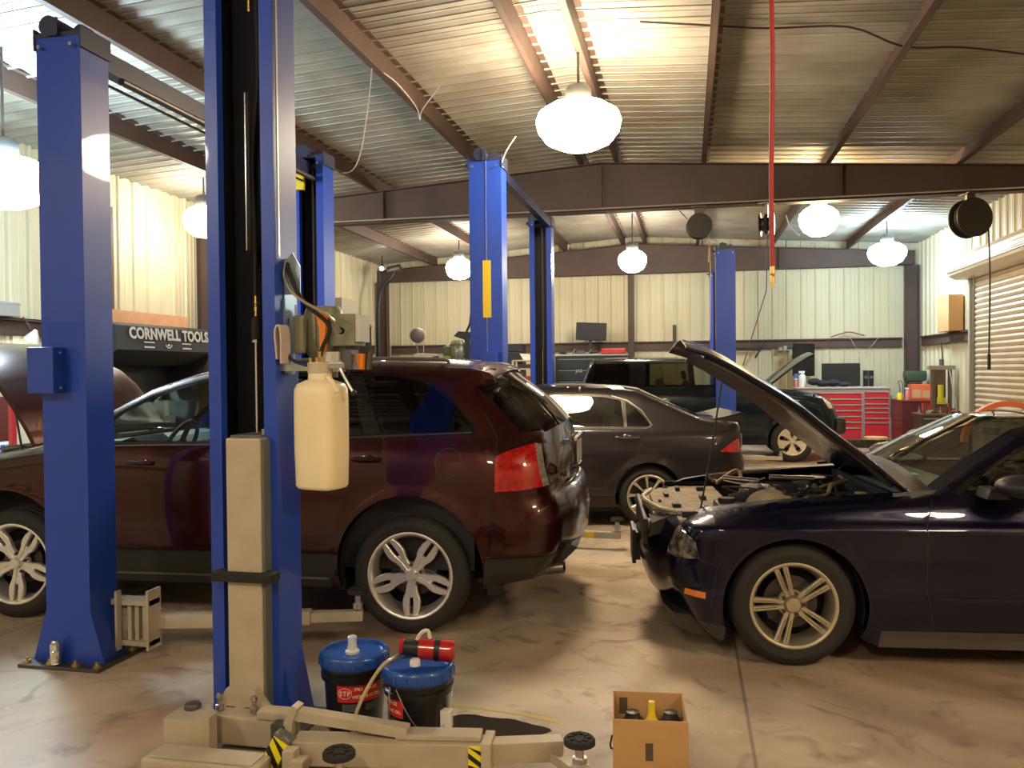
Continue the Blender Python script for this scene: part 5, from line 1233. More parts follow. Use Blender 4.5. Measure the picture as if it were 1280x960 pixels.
# ------------------------------------------------------------------ dark SUV facing right
def dark_suv():
    root = empty('car', (.45, 16.28, 0), 0, 'boxy dark teal SUV facing right with open bonnet, near the back wall', 'car')
    P = paint('dark_teal_paint', (.003,.004,.005), (.006,.014,.022), .3, .5)
    AR, AF, RA, z0 = (-1.37,.40), (1.36,.38), .42, .30
    o = [(-1.8,.32,.05,.03,.05,'bot'), (-2.3,.38,.2,.1,.06,'rear'), (-2.44,.55,.3,.15,.07,'rear'), (-2.47,.75,.3,.15,.07,'rear'), (-2.46,1.1,.25,.14,.07,'rear'), (-2.44,1.32,.2,.12,.07,'glass'), (-2.27,1.80,.15,.1,.05,'roof'), (-2.2,1.865,.10,.08,.04,'roof'),
         (-1.8,1.885,.09,.07,.035,'roof'), (-.9,1.88,.09,.07,.035,'roof'), (-.35,1.86,.09,.07,.035,'wind'), (.0,1.75,.08,.05,.05,'wind'), (.68,1.35,.08,.05,.08,'cowl'), (.80,1.30,.08,.06,.05,'bay'), (1.2,1.27,.10,.08,.03,'bay'), (1.6,1.235,.14,.1,.03,'bay'), (1.88,1.18,.2,.14,.03,'front'), (2.03,1.05,.28,.18,.08,'front'), (2.10,.9,.3,.2,.1,'front'), (2.15,.75,.3,.2,.1,'front'), (2.15,.55,.3,.2,.1,'front'), (2.05,.40,.2,.12,.08,'bot')]
    arF = arch_pts(*AF, RA, z0); arR = arch_pts(*AR, RA, z0+.01)
    o += [(p[0], p[1], 0, 0, 0, 'arch') for p in arF]+[(.9,.30,0,0,0,'bot'),(-.9,.30,0,0,0,'bot')]+[(p[0], p[1], 0, 0, 0, 'arch') for p in arR[:-1]]
    W = [(.3,.88),(.42,.90),(.6,.93),(.9,.945),(1.1,.94),(1.25,.90),(1.32,.865),(1.5,.80),(1.75,.72),(1.88,.64)]
    w1 = [(-2.34,1.40),(-2.18,1.79),(-1.53,1.79),(-1.50,1.38)]; w2 = [(-1.22,1.79),(-.47,1.80),(-.42,1.36),(-1.22,1.36)]; w3 = [(-.36,1.79),(-.10,1.68),(.30,1.46),(.42,1.36),(-.32,1.36)]
    sur = [(-2.40,1.36),(-2.22,1.83),(-.35,1.84),(-.05,1.72),(.52,1.34)]
    head = [(1.86,1.15),(2.2,1.13),(2.25,.96),(1.98,.96)]
    d1 = [(-1.24,.84),(-1.27,1.828),(-.42,1.834),(-.36,.34),(-.93,.34),(-.97,.6),(-1.1,.75)]; d2 = [(-.35,.34),(-.41,1.834),(0,1.70),(.60,1.34),(.78,1.2),(.82,.8),(.86,.34)]
    cb = CarBody(root, o, [(AR[0],AR[1],RA),(AF[0],AF[1],RA)], W, -1, step=.09)
    cb.make([('w1',w1),('w2',w2),('w3',w3),('sur',sur),('head',head),('d1',d1),('d2',d2)], .1)
    SP = {'rear':[(0,1,'body')],'roof':[(0,1,'body')],'front':[(0,1,'body')],'glass':[(0,.85,'rglass'),(.85,1,'body')],'wind':[(0,.88,'wglass'),(.88,1,'body')],'cowl':[(0,1,'cowl')],'bay':[(.84,1,'body')],'bot':[(0,1,'floor')]}
    mb = cb.flank(['body']); b2 = cb.shell(SP, 'body'); mb.add(b2.v, b2.f, True); analytic(merge(mb.build('body', P, root)), cb)
    G = glass('suv_glass_dark', (.10,.10,.08)); G2 = glass('suv_glass', (.55,.57,.5))
    cb.shell(SP, 'rglass').build('rear_window', G, root); cb.shell(SP, 'wglass').build('windshield', G2, root); cb.shell(SP, 'cowl').build('cowl_panel', BLACK, root); cb.shell(SP, 'floor').build('underside', INNERBLK, root)
    for sd in (1,-1):
        r = analytic(merge(cb.flank(['d1'], (sd,)).build('rear_door', P, root)), cb); cb.flank(['w2'], (sd,), -.006).build('door_window', glass('suv_glass_mid', (.3,.3,.22)), r)
        f = analytic(merge(cb.flank(['d2'], (sd,)).build('front_door', P, root)), cb); cb.flank(['w3'], (sd,), -.006).build('door_window', G2, f)
        cb.flank(['w1'], (sd,), -.006).build('quarter_window', G, root); cb.flank(['sur'], (sd,), -.001).build('window_surround', GLOSSBLK, root)
        cb.flank(['head'], (sd,), .005).build('headlight', mat('amber_white_lamp', (.65,.55,.4), .1, .2, 1.0, noise=(9,(.6,.3,.1),.7)), root)
        for dd, x in ((r,-1.12),(f,-.25)):
            y = sd*cb.hw(x,1.2); h = MB(); h.tube([(x-.08,y,1.2),(x-.07,y+sd*.03,1.2),(x+.08,y+sd*.03,1.2),(x+.09,y,1.2)],.012,6); h.build('door_handle', P, dd)
        mb = MB(); mb.ball((.42,sd*1.03,1.43),.06,.10,.09); mb.cyl((.42,sd*.85,1.37),(.42,sd*.98,1.39),.02); mb.build('door_mirror', P, root)
        mb = MB(); mb.box(-1.8,.5,sd*.82,sd*.85,.4,1.3); mb.build('inner_door_trim', MATS['cabin_dark'], root)
    for x, sd in ((1.36,1),(-1.37,1),(1.36,-1),(-1.37,-1)):
        wheel(root, x, sd*.925, sd, .372, .235, .245, 'steel5', mat('pale_gold_rim', (.66,.60,.46), .4, .6))
    wheel_house(root, AR[0], AR[1], RA-.005, .89); wheel_house(root, AF[0], AF[1], RA-.005, .89)
    mb = MB(); mb.box(-2.2,-.98,-.5,.5,.3,.55); mb.box(-.96,.96,-.84,.84,.3,.4); mb.box(.96,1.9,-.5,.5,.3,.6); mb.build('floor_pan', INNERBLK, root)
    mb = MB(); mb.box(2.00,2.29,-.82,.82,.48,.80,bev=.09); mb.build('front_bumper', CLAD, root)
    for y in (.38,-.38): seat(root, -.15, y, .75, MATS['seat_cloth_grey'])
    mb = MB(); mb.box(-1.05,-.92,-.68,.68,.8,1.5,bev=.03); mb.box(-2.0,-1.9,-.68,.68,.8,1.5,bev=.03); mb.build('rear_bench', MATS['seat_cloth_grey'], root)
    mb = MB(); mb.box(.8,2.0,-.75,.75,.7,.73); mb.box(.78,.80,-.8,.8,.6,1.28); mb.build('engine_bay', INNERBLK, root)
    mb = MB(); mb.box(1.0,1.6,-.4,.3,.8,1.15,bev=.04); mb.box(1.0,1.3,.35,.65,.8,1.2,bev=.02); mb.build('engine', MATS['engine_block'], root)
    slab([(.82,1.27),(1.0,1.40),(1.22,1.58),(1.45,1.75),(1.65,1.88),(1.76,1.93)], .76, 8, .05, .035, .08).build('bonnet', P, root, sharp=40)
dark_suv()
# ------------------------------------------------------------------ foreground things
PAILB = mat('pail_black', (.010,.010,.011), .3, 0, .3); LIDB = mat('lid_blue', (.012,.07,.32), .35, 0, .3)
LABR = mat('label_red', (.62,.03,.03), .45); LABW = mat('label_print_white', (.72,.70,.66), .5); LABG = mat('label_print_grey', (.30,.29,.27), .5)
def bent(mb, pts, R, ang, w, z0, z1, off=.001, n=12):
    """patch on a round pail: ang +- w (rad)"""
    vs = []; fs = []
    for i in range(n+1):
        a = ang-w+2*w*i/n
        for z in (z0, z1):
            r = R(z)+off; vs.append((r*math.cos(a), r*math.sin(a), z))
    for i in range(n): fs.append((2*i, 2*i+2, 2*i+3, 2*i+1))
    mb.add(vs, fs, True)
def pail(x, y, rz, label, tilt=0):
    root = empty('oil_pail', (x, y, 0), 0, label, 'pail', 'black five-gallon pails of hydraulic oil')
    R = lambda z: .128+.018*(z/.36)
    mb = MB(); mb.lathe([(.001,0),(.118,0),(.122,.006),(R(.02),.02),(R(.25),.25),(.154,.252),(.156,.275),(.147,.28),(.150,.30),(.157,.302),(.157,.318),(.146,.322),(.146,.345)], n=44); mb.build('pail_body', PAILB, root, sharp=35)
    mb = MB(); mb.lathe([(.158,.312),(.162,.32),(.162,.352),(.158,.366),(.150,.372),(.143,.370),(.139,.352),(.10,.349),(.001,.349)], n=48)
    for k in range(18):
        a = 2*PI*k/18; mb.box(-.004,.004,.158,.165,.318,.356, Matrix.Rotation(a,4,'Z'))
    lid = mb.build('lid', LIDB, root, sharp=40)
    f = rz
    mb = MB(); bent(mb, None, R, f, .80, .168, .255, .0012); lb = mb.build('red_label', LABR, root)
    mb = MB(); bent(mb, None, R, f-.35, .28, .125, .160, .0012); bent(mb, None, R, f+.4, .24, .125, .158, .0012); mb.build('fine_print', mat('label_dark', (.10,.10,.10), .5), root)
    # printed words follow the curve letter by letter
    def word(txt, a0, z, size, mtl, step):
        for i, ch in enumerate(txt):
            if ch == ' ': continue
            a = a0+i*step; r = R(z)+.0022
            M = Matrix.Rotation(a, 4, 'Z') @ Matrix.Translation((r,0,z)) @ Matrix.Rotation(PI/2, 4, 'Z') @ Matrix.Rotation(PI/2, 4, 'X')
            text_mesh('label_letter', ch, size, mtl, lb, M, .0003, 1, .0006)
    word('STP', f-.66, .208, .03, LABW, .135)
    word('PRO AW-32', f-.17, .228, .021, mat('label_cream', (.85,.75,.45), .5), .088)
    word('HYDRAULIC OIL', f-.22, .193, .019, MATS['label_cream'], .076)
    mb = MB(); mb.tube([((R(.21)+.0025)*math.cos(f-.52+.23*math.cos(t)), (R(.21)+.0025)*math.sin(f-.52+.23*math.cos(t)), .21+.024*math.sin(t)) for t in [2*PI*i/24 for i in range(25)]], .0012, 4); mb.build('label_oval', LABW, lb)
    return root, lid
cx1, cy1 = -1.545, 3.62
p1, lid1 = pail(cx1, cy1, math.radians(-56), 'black oil pail with blue lid, left of two, with a clear plastic cup on top')
cx2, cy2 = -1.19, 3.50
p2, lid2 = pail(cx2, cy2, math.radians(-146), 'black oil pail with blue lid, right of two, with a red hand pump on top')
mb = MB(); mb.tube([(.157*math.cos(t), .157*math.sin(t), .30-.20*math.sin((t+1.9)/2.1*PI)) for t in [-1.9+2.1*i/20 for i in range(21)]], .003, 6); mb.build('wire_handle', STEEL, p2)
mb = MB(); mb.box(.12,.17,-.07,-.03,.11,.19, bev=.006); mb.build('paper_tag', LABW, p2)
CUP = mat('clear_cup', (.62,.64,.62), .15, 0, .6)
mb = MB(); mb.lathe([(.001,.008),(.030,.008),(.034,0),(.034,.012),(.024,.02),(.020,.05),(.022,.078),(.019,.08),(.016,.05),(.018,.02),(.001,.018)], (0,0,0), 20)
tag(mb.build('plastic_cup', CUP, None, (cx1-.01, cy1, .350)), 'small clear ribbed plastic cup standing on the left blue pail lid', 'cup')
# transfer pump lying on the right lid
root = empty('hand_pump', (cx2+.02, cy2+.02, .372), math.radians(10), 'red fluid transfer pump with a hose, lying on the right blue pail lid', 'pump')
PR = mat('pump_red', (.40,.012,.012), .3, 0, .5)
mb = MB(); mb.cyl((-.02,.0,.055),(.125,.0,.045),.046,.05,n=22); mb.cyl((.125,0,.045),(.14,0,.045),.05,.04,n=22); mb.box(-.11,-.085,-.02,.02,.04,.10,bev=.006); mb.build('pump_barrel', PR, root)
mb = MB(); mb.cyl((-.09,0,.06),(-.02,0,.056),.034,.04,n=18); mb.cyl((.05,0,.052),(.075,0,.05),.0515,n=22); mb.build('pump_collar', BLACK, root)
mb = MB(); mb.tube(bez([(-.03,0,.09),(-.01,.0,.125),(.02,0,.135),(.03,0,.10)],12),.009,8); mb.build('pump_spout', mat('cream_tube', (.62,.58,.46), .5), root)
mb = MB(); mb.lathe([(.001,.03),(.02,.028),(.024,.02),(.024,0.0)], (-.03,-.06,.0), 14); mb.build('filler_cap', WHITE, root)
mb = MB(); mb.tube(bez([(-.11,-.01,.02),(-.16,-.10,.02),(-.22,-.16,-.06),(-.27,-.20,-.18),(-.29,-.205,-.34)],30),.008,8); ho = mb.build('pump_hose', mat('dirty_clear_hose', (.42,.34,.22), .35, 0, .3), root)
mb = MB(); mb.cyl((-.10,0,.03),(-.135,-.05,.02),.012,n=10); mb.build('hose_clip', STEEL, ho)
mb = MB(); mb.tube(bez([(-.13,-.10,-.02),(-.135,-.13,-.15),(-.13,-.135,-.35)],14),.0045,6); mb.build('suction_tube', STEEL, root)

# cardboard box at the end of the arm
root = empty('cardboard_box', (-.165, 3.40, 0), math.radians(5), 'open brown cardboard box on the floor at the end of the lift arm', 'box')
def boxwall(hw=.147, hd=.14, h=.29, t=.005):
    mb = MB()
    mb.box(-hw,hw,-hd,-hd+t,0,h); mb.box(-hw,hw,hd-t,hd,0,h+.005); mb.box(-hw,-hw+t,-hd+t,hd-t,0,h); mb.box(hw-t,hw,-hd+t,hd-t,0,h); mb.box(-hw+t,hw-t,-hd+t,hd-t,0,t)
    return mb
boxwall().build('box_body', CARD, root)
DKC = mat('cardboard_dark_print', (.10,.07,.045), .8)  # dark brown ink of the marks printed on the box
mb = MB(); mb.box(-.02,.01,-.1405,-.1398,.13,.20); mb.build('printed_mark', DKC, root)
mb = MB(); mb.box(-.1475,-.1468,-.06,.04,.18,.26); mb.build('printed_mark', DKC, root)
mb = MB(); mb.box(-.12,-.085,.1335,.1345,.20,.27); mb.build('printed_mark', DKC, root)
mb = MB(); mb.tube([(-.150,-.13,.22),(-.158,-.10,.17),(-.156,-.02,.12),(-.150,.02,.10)], .004, 6); mb.build('strap', BLACK, root)
for lab, cat, nm, mtl, d in (('bottle with a bright yellow neck standing inside the open cardboard box', 'bottle', 'bottle', YELLOW, (-.01,.02,.006,.29,.014)),):
    mb = MB(); mb.lathe([(.001,.29),(.013,.288),(.014,.24),(.02,.22),(.03,.20),(.032,.02),(.001,.0)], (0,0,0), 16)
    tag(mb.build(nm, mtl, None, (-.155, 3.43, .012)), lab, cat)
for k, (x, y, h) in enumerate(((-.235,3.46,.23),(-.08,3.475,.235),(-.07,3.38,.19))):
    mb = MB(); mb.lathe([(.001,h),(.028,h-.003),(.030,h-.02),(.045,h-.04),(.045,.01),(.001,.0)], (0,0,0), 18)
    tag(mb.build('oil_bottle', mat('dark_bottle', (.03,.028,.025), .35), None, (x, y, .012)), 'dark round bottle standing inside the open cardboard box', 'bottle', 'bottles in the cardboard box')
# dark wet patch beside the pails
mb = MB(); rr = random.Random(5); pts = []
for i in range(40):
    a = 2*PI*i/40; q = 1+.10*math.sin(3*a+1)+.07*math.sin(7*a)+rr.uniform(-.03,.03); pts.append((.26*q*math.cos(a), .13*q*math.sin(a)))
mb.prism(pts, .0005, .0025, 'z')
tag(mb.build('oil_puddle', mat('wet_oil', (.035,.028,.022), .18, 0, .6), None, (-.93, 3.72, 0)), 'dark wet oil patch on the floor right of the pails', 'puddle')
mb = MB(); pts = [(-.46,.10),(-.3,.09),(-.1,.06),(.05,.05),(.2,.0),(.2,-.03),(.0,.03),(-.2,.055),(-.46,.07)]; mb.prism(pts, .0005, .0015, 'z')
struct('trim_40', mb, mat('worn_yellow_line', (.50,.36,.10), .6)).location = (-.80, 3.86, 0)

# ------------------------------------------------------------------ left wall: tool hutch, shelf, cart
HB = mat('hutch_black', (.018,.020,.024), .6)
root = empty('tool_hutch', (-7.15, 9.74, 0), 0, 'black tool chest hutch with lettered sloping canopy against the left wall', 'tool chest')
mb = MB(); mb.prism([(-.30,1.30),(-.30,2.32),(.30,2.32),(.40,2.28),(.43,1.98),(.40,1.96),(.05,1.80),(-.27,1.78),(-.27,1.30)], -1.02, 1.02, 'y'); cn = mb.build('canopy', HB, root)
mb = MB(); mb.prism([(-.29,1.0),(-.29,1.95),(.38,1.97),(.30,1.75),(.10,1.0)], -1.03, -1.01, 'y'); mb.build('side_panel', HB, root)
mb = MB(); mb.prism([(-.29,1.0),(-.29,1.95),(.38,1.97),(.30,1.75),(.10,1.0)], 1.01, 1.03, 'y'); mb.build('side_panel', HB, root)
mb = MB(); mb.box(-.30,.36,-1.02,1.02,.12,1.0,bev=.01); base = mb.build('cabinet', HB, root)
for c in range(3):
    for r_ in range(4):
        mb = MB(); mb.box(.361,.372,-.98+c*.66,-.36+c*.66,.16+r_*.21,.35+r_*.21,bev=.003); d = mb.build('drawer', HB, root)
        mb = MB(); mb.box(.373,.385,-.95+c*.66,-.39+c*.66,.32+r_*.21,.335+r_*.21); mb.build('drawer_pull', STEEL, d)
M = Matrix.Translation((.4265, .06, 2.185)) @ Matrix.Rotation(math.radians(-5.5), 4, 'Y') @ Matrix.Rotation(PI/2, 4, 'Z') @ Matrix.Rotation(PI/2, 4, 'X') @ Matrix.Diagonal((1.08,1.15,1,1))
text_mesh('maker_lettering', 'CORNWELL TOOLS', .172, mat('letter_silver', (.55,.53,.47), .45), root, M, .002, 1.04, .006)
for y in (-.42, .38):
    mb = MB(); mb.box(.432,.437,y-.1,y+.1,2.075,2.09); mb.box(.436,.441,y-.1,y+.1,2.01,2.03); mb.build('label_bars', LABW, root)
mb = MB(); mb.ball((.437,-.02,2.055),.008,.022,.014); mb.tube([(.440,-.02+.06*math.cos(t),2.06+.04*math.sin(t)) for t in [PI+PI*i/10 for i in range(11)]],.006,5); mb.build('small_emblem', LABW, root)
for k,(y,c) in enumerate(((-.5,(.3,.3,.3)),(-.2,(.5,.15,.08)),(.4,(.25,.25,.22)))):
    mb = MB(); mb.box(-.05,.05,-.06,.06,0,.10,bev=.02); 
    tag(mb.build('tool_case', mat('case_%d' % k, c, .5), None, (-7.0, 9.74+y, 1.003)), ('grey small case','red-brown small case','pale small case')[k]+' inside the black lettered hutch', 'case')
# wooden board on top
mb = MB(); mb.box(-.03,.03,-.95,.95,0,.20,bev=.004)
tag(mb.build('wooden_board', mat('orange_wood', (.62,.32,.17), .6, noise=(6,(.5,.25,.12),.6)), None, (-7.28, 10.0, 2.32)), 'orange brown wooden board standing on top of the black hutch', 'board')
# folded grey cases on the left girt
mb = MB(); mb.box(-.08,.1,-.5,.45,0,.16,bev=.01); mb.box(-.085,.105,-.5,.455,.13,.145)
tag(mb.build('storage_case', mat('case_grey', (.30,.30,.29), .5), None, (-7.42, 7.45, GZ)), 'grey flat storage case lying on the left wall ledge', 'case')
# spray gun hanging
root = empty('clamp_lamp', (-7.35, 8.1, 2.1), 0, 'small white clamp lamp near the left wall above the raised bonnet', 'lamp')
mb = MB(); mb.lathe([(.02,.10),(.05,.05),(.09,-.03),(.085,-.03),(.03,.05)], (0,0,0), 18, Matrix.Rotation(.5,4,'Y')); mb.build('reflector', WHITE, root)
mb = MB(); mb.ball((0,0,.02),.045); mb.build('bulb', mat('bulb_glow', (1,1,1), .3, emit=(1,.95,.85,8)), root)
mb = MB(); mb.tube([(-.02,0,.1),(-.08,0,.2),(-.12,0,.24)],.012,8); mb.build('arm', DKSTEEL, root)
# red service cart with packs, far left
root = empty('service_cart', (-6.85, 7.3, 0), 0, 'red service cart at the left edge, seen under the raised bonnet', 'cart')
mb = MB(); mb.box(-.3,.25,-.45,.40,.12,.9,bev=.01); mb.box(-.3,-.26,-.45,.40,.9,1.45); mb.build('cabinet', mat('cart_dull_red', (.10,.015,.012), .4), root)
mb = MB(); mb.box(.20,.24,-.30,-.24,.9,1.46); mb.build('red_upright', RED, root)
mb = MB(); mb.prism([(-.24,.9),(.02,.9),(.10,1.12),(-.20,1.48),(-.24,1.48)], .20, .23, 'x'); mb.build('side_flap', mat('cream_board', (.60,.52,.38), .6), root)
for y in (-.4,.35):
    mb = MB(); mb.cyl((.1,y,.06),(.14,y,.06),.06,n=14); mb.build('caster', RUBBER, root)
mb = MB(); mb.box(-.12,.12,-.22,.22,0,.09,bev=.01); o = mb.build('parts_box', mat('pale_blue_white', (.60,.64,.66), .5), None, (-6.82, 7.10, .902)); tag(o, 'white and blue parts box on the red service cart at far left', 'box')
mb = MB(); mb.box(.121,.124,-.15,-.1,.01,.08); mb.build('blue_print', mat('print_blue', (.05,.12,.45), .5), o)
mb = MB(); mb.box(.121,.124,.02,.18,.01,.045); mb.build('dark_print', BLACK, o)

# ------------------------------------------------------------------ back left: shelf rack, vacuum arm, benches
root = empty('wall_rack', (-7.25, 16.9, 0), 0, 'dark steel wall rack with pale panel in the back left corner', 'rack')
mb = MB(); 
for y in (-.75,.0,.75): mb.box(-.18,.22,y-.02,y+.02,.0,2.75)
mb.build('upright', mat('rack_dark', (.05,.045,.04), .6), root)
for z in (.5,1.1,1.75,2.7):
    mb = MB(); mb.box(-.18,.24,-.78,.78,z,z+.03); mb.build('shelf', mat('rack_dark_edge', (.20,.18,.15), .6), root)
mb = MB(); mb.box(-.15,.15,-.7,.1,2.74,3.25); mb.build('panel', mat('grey_panel', (.34,.31,.25), .6), root)
root = empty('exhaust_hose', (-6.9, 17.9, 0), 0, 'dark bent exhaust extraction hose hanging from the ceiling in the back left corner', 'hose')
mb = MB(); mb.tube(bez([(-.05,0,1.9),(-.05,0,2.6),(-.04,0,3.2),(.05,0,3.6),(.3,0,3.85),(.45,0,4.1)],30),.05,12); mb.build('hose', BLACK, root)
mb = MB(); mb.cyl((.2,0,4.0),(.5,0,4.05),.09,n=14); mb.build('hose_mount', DKSTEEL, root)
root = empty('spot_lamp', (-6.65, 17.4, 3.98), 0, 'tiny bright white spot lamp in the dark back left corner', 'lamp')
mb = MB(); mb.ball((0,-.03,0),.045); mb.build('bulb', mat('bulb_white', (1,1,1), .3, emit=(.95,.97,1,30)), root)
mb = MB(); mb.lathe([(.05,.0),(.03,.08),(.012,.12),(.012,.3)], (0,0,0), 12); mb.build('lamp_holder', BLACK, root)

def bench(name, loc, sx, sy, h, label, m, cat='workbench'):
    root = empty(name, loc, 0, label, cat)
    mb = MB(); mb.box(-sx,sx,-sy,sy,h-.04,h,bev=.004); mb.build('top', m, root)
    for a in (-1,1):
        for b in (-1,1):
            mb = MB(); mb.box(a*sx-a*.05-.025,a*sx-a*.05+.025,b*sy-b*.05-.025,b*sy-b*.05+.025,0,h-.04); mb.build('leg', DKSTEEL, root)
    return root
bench('workbench', (-5.1, 16.7, 0), .95, .4, 1.9, 'tall steel storage bench behind the maroon SUV roof', mat('bench_grey', (.25,.22,.18), .5), 'bench')
TB = 1.9
root = empty('pedestal_fan', (-5.72, 17.0, TB), .4, 'small dark round fan on a thin stem behind the maroon SUV', 'fan')
mb = MB(); mb.lathe([(.001,-.05),(.12,-.05),(.165,-.02),(.165,.03),(.12,.06),(.001,.06)], (0,0,.55), 22, axis='y'); mb.build('fan_head', mat('fan_dark', (.04,.032,.03), .5), root)
mb = MB(); torus(mb,.165,.012,Matrix.Translation((0,-.02,.55)) @ Matrix.Rotation(PI/2,4,'X')); mb.build('fan_guard', mat('guard_dull', (.3,.26,.22), .4, .6), root)
mb = MB(); mb.tube([(0,.02,0),(.01,.02,.25),(-.03,.02,.42)],.015,8); mb.cyl((0,.02,0),(0,.02,.02),.1,n=16); mb.build('stand', DKSTEEL, root)
mb = MB(); mb.prism([(-.30,0),(.30,0),(.32,.16),(.20,.13),(-.22,.17),(-.30,.15)], -.18, .18, 'y')
o = mb.build('parts_bin', mat('bin_cream', (.60,.54,.42), .6), None, (-5.28, 16.6, TB)); tag(o, 'cream parts bin lying open behind the maroon SUV roof', 'bin')
mb = MB(); mb.prism([(.05,.04),(.24,.04),(.22,.10),(.10,.09)], -.184, -.181, 'y'); mb.build('dark_slot', BLACK, o)
root = empty('jug', (-4.86, 16.4, TB), 0, 'dark green and lime spray jug beside the cream parts bin', 'jug')
mb = MB(); mb.box(-.09,.09,-.08,.08,0,.10,bev=.015); mb.build('jug_base', mat('lime', (.25,.5,.06), .5), root)
mb = MB(); mb.box(-.085,.085,-.075,.075,.1,.30,bev=.03); mb.build('jug_body', mat('jug_dark', (.10,.11,.06), .5), root)
mb = MB(); mb.cyl((0,0,.3),(0,0,.35),.03,n=12); mb.build('jug_cap', WHITE, root)
root = empty('filter_canister', (-4.62, 16.3, TB), 0, 'green-grey clear canister behind the yellow-striped blue column', 'canister')
mb = MB(); mb.lathe([(.001,0),(.13,0),(.14,.03),(.14,.36),(.10,.42),(.001,.42)], n=24); mb.build('canister', mat('canister_green', (.17,.18,.12), .25, 0, .6), root)
mb = MB(); mb.lathe([(.142,.05),(.146,.05),(.146,.10),(.142,.10)], n=24); mb.build('band', DKSTEEL, root)
mb = MB(); mb.lathe([(.142,.30),(.146,.30),(.146,.34),(.142,.34)], n=24); mb.build('band', DKSTEEL, root)
root = empty('bench_tool', (-4.42, 16.35, TB), 0, 'black jointed tool arm leaning beside the green-grey canister', 'tool')
mb = MB(); mb.box(-.05,.05,-.06,.06,0,.5,bev=.01); mb.prism([(-.28,.50),(-.18,.60),(.05,.58),(.1,.45),(-.05,.42)], -.05,.05,'y'); mb.build('tool_body', BLACK, root)
mb = MB(); mb.tube([(-.03,0,.56),(.06,0,.75),(.09,0,.98)],.025,8); mb.build('tool_lever', BLACK, root)
root = empty('rolling_cart', (-3.35, 17.2, 0), 0, 'cream rolling cart with shelves between the two middle blue columns', 'cart')
mb = MB()
for a in (-.26,.26):
    for b in (-.2,.2): mb.box(a-.02,a+.02,b-.02,b+.02,.08,1.9)
mb.build('frame', mat('cart_cream', (.58,.50,.36), .55), root)
for z in (.15,.8,1.15,1.45,1.7,1.88):
    mb = MB(); mb.box(-.28,.28,-.22,.22,z,z+.025,bev=.003); mb.build('shelf', MATS['cart_cream'], root)
for a in (-.24,.24):
    mb = MB(); mb.cyl((a-.02,0,.045),(a+.02,0,.045),.045,n=12); mb.build('caster', RUBBER, root)
for k,(z,c,w_) in enumerate(((1.475,(.35,.04,.04),.3),(1.175,(.5,.45,.4),.36),(1.725,(.06,.06,.06),.34))):
    mb = MB(); mb.box(-w_/2,w_/2,-.12,.12,0,.09,bev=.012); tag(mb.build('small_case', mat('cartcase_%d' % k, c, .5), None, (-3.33,17.15,z)), ('dark red case on a middle shelf of the cream cart','pale case on a lower shelf of the cream cart','black case on the upper shelf of the cream cart')[k], 'case')
mb = MB(); mb.prism([(-.20,.14),(-.12,0),(.16,0),(.2,.10)], -.12,.12,'y'); tag(mb.build('paper_tray', WHITE, None, (-3.28,17.2,1.906)), 'white tilted tray on top of the cream rolling cart', 'tray')
mb = MB(); mb.box(-.22,.22,-.2,.2,0,.20,bev=.01); mb.box(-.22,.22,-.2,.2,.21,.38,bev=.01)
bx = empty('stand_cabinet', (-3.72, 17.7, 0), 0, 'black cabinet right beside the yellow-striped blue column', 'cabinet')
mb.build('drawer_unit', BLACK, bx, (0,0,1.88)); m2 = MB(); m2.box(-.22,.22,-.2,.2,0,1.875,bev=.01); m2.build('cabinet_body', BLACK, bx)

# black tool chest with monitor
root = empty('tool_chest', (-2.13, 18.75, 0), 0, 'large black tool chest under the left wall monitor, behind the dark SUV', 'tool chest')
CB = mat('chest_black', (.014,.018,.020), .35, .2, .4)
mb = MB(); mb.box(-.80,.80,-.35,.30,.12,2.0,bev=.012); mb.build('cabinet', CB, root)
mb = MB(); mb.box(-.81,.80,-.36,.31,2.0,2.04,bev=.006); mb.build('worktop', mat('worktop_grey', (.42,.40,.36), .4, .3), root)
for r_ in range(7):
    mb = MB(); mb.box(-.76,.76,-.362,-.351,.18+r_*.255,.41+r_*.255,bev=.003); d = mb.build('drawer', CB, root)
    mb = MB(); mb.box(-.72,.72,-.378,-.363,.385+r_*.255,.40+r_*.255); mb.build('drawer_pull', mat('pull_dull', (.22,.23,.22), .3, .8), d)
text_mesh('maker_lettering', 'JAS', .10, MATS['letter_silver'], root, Matrix.Translation((-.26,-.366,1.66)) @ Matrix.Rotation(PI/2,4,'X'), .002, 1.1, 0)
for a in (-.7,.7):
    mb = MB(); mb.cyl((a-.03,-.2,.06),(a+.03,-.2,.06),.06,n=12); mb.build('caster', RUBBER, root)
root = empty('monitor', (-2.2, 18.95, 2.04), 0, 'black monitor on a pole standing on the black tool chest', 'monitor')
SCR = mat('screen_black', (.010,.010,.011), .4)
mb = MB(); mb.box(-.35,.35,-.03,.03,.32,.73,M=Matrix.Rotation(math.radians(3),4,'Y'),bev=.01); mb.build('panel', SCR, root)
mb = MB(); mb.box(-.33,.33,-.033,-.031,.35,.71,M=Matrix.Rotation(math.radians(3),4,'Y')); mb.build('screen', mat('screen_dark', (.016,.015,.014), .4), root)
mb = MB(); mb.box(-.03,.03,.0,.04,0,.35); mb.cyl((0,0,0),(0,0,.015),.12,n=16); mb.build('stand', BLACK, root)
root = empty('tool_case', (-1.62, 18.5, 2.04), 0, 'red tool case lying on the right end of the black tool chest', 'case')
mb = MB(); mb.box(-.27,.27,-.14,.14,0,.12,bev=.025); mb.build('case_body', mat('case_red', (.55,.04,.03), .4), root)
mb = MB(); mb.box(-.275,.275,-.142,-.13,.055,.065); mb.build('seam', BLACK, root)
rr = random.Random(11)
